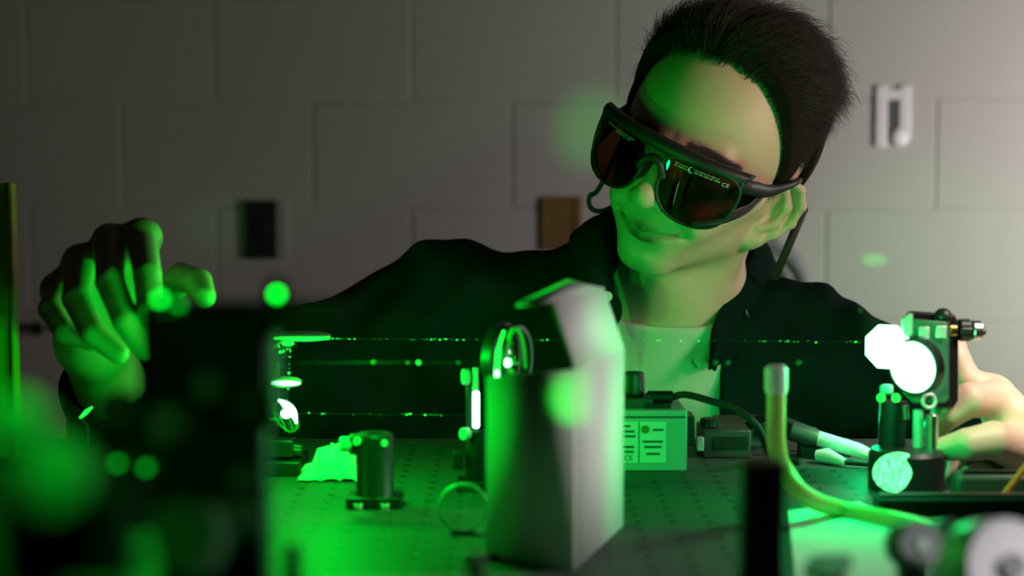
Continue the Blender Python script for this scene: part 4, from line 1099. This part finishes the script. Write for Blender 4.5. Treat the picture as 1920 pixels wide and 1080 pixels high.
Yq = 0.72
pq = Pxy(1435, Yq, ZT)
bp2 = thing('thick_post', 'blurred thick black post in the right foreground', 'post', pq)
MB().lathe(pq, (0,0,1), [(0.0105, 0.006), (0.0105, P(1435, 862, Yq).z-ZT-.001), (0.0095, P(1435, 862, Yq).z-ZT), (0.004, P(1435, 862, Yq).z-ZT)], 28).build('post', M['black'], bp2)
MB().box(pq+Vector((0,0,0.004)), (0.085, 0.05, 0.008)).build('base', M['black'], bp2, 0.002)
for dx in (-0.03, 0.03): screw(MB(), pq+Vector((dx, -0.01, 0.0085)), (0,0,1), 0.0045, 0.004).build('screw', M['alu'], bp2)

# pale sheet under the foreground gear
sc_ = [on_table(1478, 962), on_table(1610, 945), on_table(1760, 1010), on_table(1800, 1170), on_table(1500, 1170)]
sp_ = MB().prism([q+Vector((0,0,0.0006)) for q in sc_], (0,0,0.0012)).build('paper_sheet', M['paper'], None); tag(sp_, 'pale sheet of paper lying on the table at the lower right', 'paper')

# blurred metal parts in the lower right corner
def clampthing(px, py, Y, r, h, label, m='alu', ax=(0.2, -1, 0.25)):
    c = P(px, py, Y); r_ = thing('metal_clamp', label, 'clamp', (c.x, c.y, ZT))
    MB().lathe(c, ax, [(r*0.55, -h*.5), (r*.96, -h*.48), (r, -h*.42), (r, h*.42), (r*.95, h*.5), (r*0.55, h*.5)], 32).build('drum', M[m], r_)
    screw(MB(), c+Vector(ax).normalized()*h*.5, ax, r*0.28, r*.2).build('screw', M['steel'], r_)
    MB().box(Vector((c.x, c.y, (c.z-r*.7+ZT)/2)), (r*1.1, h*.8, max(0.004, c.z-r*.7-ZT))).build('foot', M['darkgrey'], r_, 0.0008)
    return r_
clampthing(1712, 1022, 0.80, 0.0115, 0.02, 'blurred grey round clamp beside the bright green glow', 'grey')
clampthing(1865, 1062, 0.74, 0.0215, 0.03, 'large pale grey round clamp in the bottom right corner', 'white')
clampthing(1770, 1003, 0.88, 0.0085, 0.02, 'small grey clamp below the black rail', 'grey')
gx = on_table(1560, 1092)
gk = thing('adjuster_plate', 'dark plate with green lit corner at the foot of the foreground post', 'plate', gx)
MB().prism([P(1505, 1068, .72), P(1520, 1040, .74), P(1592, 1036, .75), P(1600, 1050, .74), P(1560, 1085, .70)], (0,0,-0.004)).build('plate', M['grey'], gk, 0.0008)
MB().box(Vector((P(1560, 1055, .745).x, .745, (ZT+P(1560, 1055, .745).z-.004)/2)), (0.010, 0.010, abs(P(1560, 1055, .745).z-.004-ZT))).build('riser', M['black'], gk)

# ------------------------------------------------------------------ left foreground, strongly blurred
Yg = 0.62
g0 = Pxy(370, Yg, ZT)
fm = thing('adjustable_mount', 'large black adjustable mount filling the left foreground', 'optical mount', g0)
MB().box((P(385, 700, Yg).x, Yg+.012, P(385, 690, Yg).z), (0.051, 0.022, 0.048)).build('mount_body', M['black'], fm, 0.003)
MB().box((P(420, 700, Yg).x, Yg+.006, (P(420, 800, Yg).z+ZT)/2), (0.030, 0.024, P(420, 800, Yg).z-ZT)).build('column', M['darkgrey'], fm, 0.003)
MB().box(g0+Vector((0.0, 0.0, 0.006)), (0.09, 0.07, 0.012)).build('base', M['black'], fm, 0.002)
MB().box((P(300, 850, Yg).x, Yg+.004, P(300, 880, Yg).z), (0.040, 0.02, 0.045)).build('side_block', M['darkgrey'], fm, 0.003)
MB().prism([P(268,600,Yg-.004), P(300,580,Yg-.004), P(470,590,Yg-.004), P(500,640,Yg-.004), P(496,790,Yg-.004), P(430,830,Yg-.004), P(300,820,Yg-.004), P(262,760,Yg-.004)], (0.001, 0.010, 0)).build('tilt_plate', M['black'], fm, 0.002)
MB().cyl(P(470, 760, Yg-.010), P(470, 760, Yg+.004), 0.0085, 24, 0.001).build('pivot_cap', M['darkgrey'], fm)
def face_knob(px, py, Y, r, m, ax=(0.05,-1,0.1), h=0.012, par=None, name='knob'):
    return knurled(MB(), P(px, py, Y), ax, r*Y/F, h, 28).build(name, M[m], par)
face_knob(330, 798, Yg-.004, 40, 'alu', (-0.2,-1,0.25), 0.012, fm)
face_knob(392, 728, Yg-.006, 34, 'grey', (0.1,-1,0.2), 0.008, fm)
face_knob(240, 770, Yg-.004, 36, 'grey', (-0.3,-1,0.2), 0.012, fm)
face_knob(455, 900, Yg-.008, 30, 'grey', (0.1,-1,0.2), 0.006, fm)
MB().cyl(P(505, 594, Yg+.012), P(645, 594, Yg+.016), 0.0066, 24, 0.002).build('adjuster_shaft', M['grey'], fm)
# emissive discs painting laser glints, set where its screws end
MB().lathe(P(520, 552, Yg), (0.05,-1,0.05), [(6*Yg/F, 0), (7*Yg/F, 0.001), (7*Yg/F, 0.002), (6*Yg/F, 0.003)], 20).build('glint_disc', M['speckle'], fm)
MB().lathe(P(519, 537, Yg+.004), (0,0,1), [(0.006, -0.01), (0.005, 0.0), (0.0015, 0.0035)], 20).build('screw_tip', M['black'], fm)
MB().lathe(P(302, 560, Yg-.002), (-0.05,-1,0.05), [(6*Yg/F, 0), (7*Yg/F, 0.001), (7*Yg/F, 0.002), (6*Yg/F, 0.003)], 20).build('glint_disc', M['speckle2'], fm)
MB().lathe(P(336, 570, Yg), (-0.05,-1,0.05), [(6*Yg/F, 0), (7*Yg/F, 0.001), (7*Yg/F, 0.002), (6*Yg/F, 0.003)], 20).build('glint_disc', M['speckle3'], fm)
MB().cyl(P(320, 566, Yg+.004), P(320, 566, Yg+.02), 0.007, 20).build('screw_shaft', M['black'], fm)
for x_, y_, r_ in ((222, 868, 5), (276, 876, 5)):
    MB().lathe(P(x_, y_, Yg-.008), (-0.05,-1,0.05), [(r_*Yg/F, 0), (r_*Yg/F, 0.003)], 24).build('glint_disc', M['speckle3'], fm)
wp_ = Pxy(158, 1.28, ZT)
wpt = thing('streak_wire', 'thin green pointer with a lit green tip below the raised hand', 'streak', wp_)
MB().tube([P(150, 784, 1.28), P(162, 772, 1.28), P(173, 763, 1.28)], [0.0008, 0.0016, 0.0006], 8).build('glow_streak', M['laser'], wpt)  # emission paints the glint; wire and foot are added to carry it
MB().tube([wp_+Vector((0,0,.002)), Vector((wp_.x, 1.28, P(152, 800, 1.28).z)), P(151, 783, 1.28)], 0.0007, 8).build('wire', M['black'], wpt)
MB().lathe(wp_, (0,0,1), [(0.008, 0), (0.008, 0.003), (0.002, 0.005)], 20).build('foot', M['black'], wpt)

# near pale knobs, very blurred
n0 = Pxy(40, 0.36, ZT)
nk = thing('optic_stand', 'very blurred pale green round knobs at the far left foreground', 'optic stand', n0)
MB().lathe(P(30, 800, 0.34), (0.25,-1,0.3), [(0.0052, -.004), (0.0065, 0), (0.0058, 0.004), (0.002, 0.0055)], 24).build('knob', M['grey'], nk)
MB().lathe(P(95, 900, 0.36), (0.2,-1,0.35), [(0.0085, -.004), (0.010, 0), (0.0085, 0.004), (0.003, 0.0055)], 24).build('knob', M['grey'], nk)
MB().cyl(n0+Vector((0,0.008,0.004)), P(40, 810, 0.355)+Vector((0,0.01,0)), 0.006, 20).build('post', M['black'], nk)
MB().box(n0+Vector((0,0.006,0.003)), (0.05, 0.04, 0.006)).build('base', M['black'], nk, 0.001)
MB().box(P(130, 1000, 0.372), (0.03, 0.010, 0.022)).build('shade_block', M['blackmatte'], nk, 0.001)

sp2 = on_table(330, 1150)
spd = thing('base_clamp', 'blurred grey slotted base clamp at the bottom left', 'clamp', sp2)
MB().prism([P(268, 960, .50), P(320, 938, .50), P(385, 950, .50), P(405, 1010, .50), P(370, 1085, .48), P(330, 1088, .48), P(290, 1040, .49)], (0.004, 0.012, -0.002)).build('fork', M['grey'], spd, 0.002)
MB().cyl(Vector((P(335, 1040, .50).x, .50, ZT)), P(335, 1040, .504), 0.006, 20).build('stud', M['black'], spd)
knurled(MB(), P(440, 975, .53), (0.1,-1,0.2), 0.0068, 0.010).build('lock_knob', M['black'], spd)
MB().box(P(415, 985, .538), (0.022, 0.010, 0.010)).build('lock_arm', M['black'], spd, 0.001)
MB().box(P(465, 968, .534), (0.005, 0.006, 0.010)).build('lock_pad', M['cork'], spd, 0.001)
vb = on_table(548, 1190)
vg = thing('upright_rod', 'blurred upright metal rod catching green light at the bottom', 'rod', Pxy(548, .62, ZT))
MB().cyl(Pxy(548, .62, ZT+.004), P(548, 1022, .62), 0.0032, 18, 0.001).build('rod', M['alu'], vg)
MB().box(Pxy(500, .62, ZT+.006)+Vector((0,0,0)), (0.03, 0.02, 0.012)).build('foot', M['black'], vg, 0.001)
vg2 = thing('upright_rod', 'short blurred metal stud lit green beside the foot of the white shield', 'rod', Pxy(893, .72, ZT))
MB().cyl(Pxy(893, .72, ZT+.002), P(893, 1040, .72), 0.0040, 18, 0.002).build('rod', M['alu'], vg2)
MB().lathe(Pxy(893, .72, ZT), (0,0,1), [(0.009, 0), (0.009, 0.003), (0.006, 0.004)], 20).build('foot', M['black'], vg2)

# yellow upright panel at the left edge
yp = Pxy(-60, 1.36, ZT)
ypn = thing('yellow_panel', 'upright yellow panel cut by the left edge of the picture', 'panel', yp)
xa, xb = P(-150, 400, 1.36).x, P(24, 400, 1.36).x; zt_ = P(10, 343, 1.36).z
MB().box(((xa+xb)/2, 1.366, (zt_+ZT)/2), (xb-xa, 0.012, zt_-ZT)).build('panel', M['yellow'], ypn, 0.001)
MB().box((xb-0.0015, 1.359, (zt_+ZT)/2+.0008), (0.003, 0.004, zt_-ZT)).build('edge_strip', M['yellow'], ypn, 0.0005)
MB().box(((xa+xb)/2, 1.366, ZT+.004), (xb-xa+.004, 0.03, 0.008)).build('foot', M['black'], ypn, 0.001)
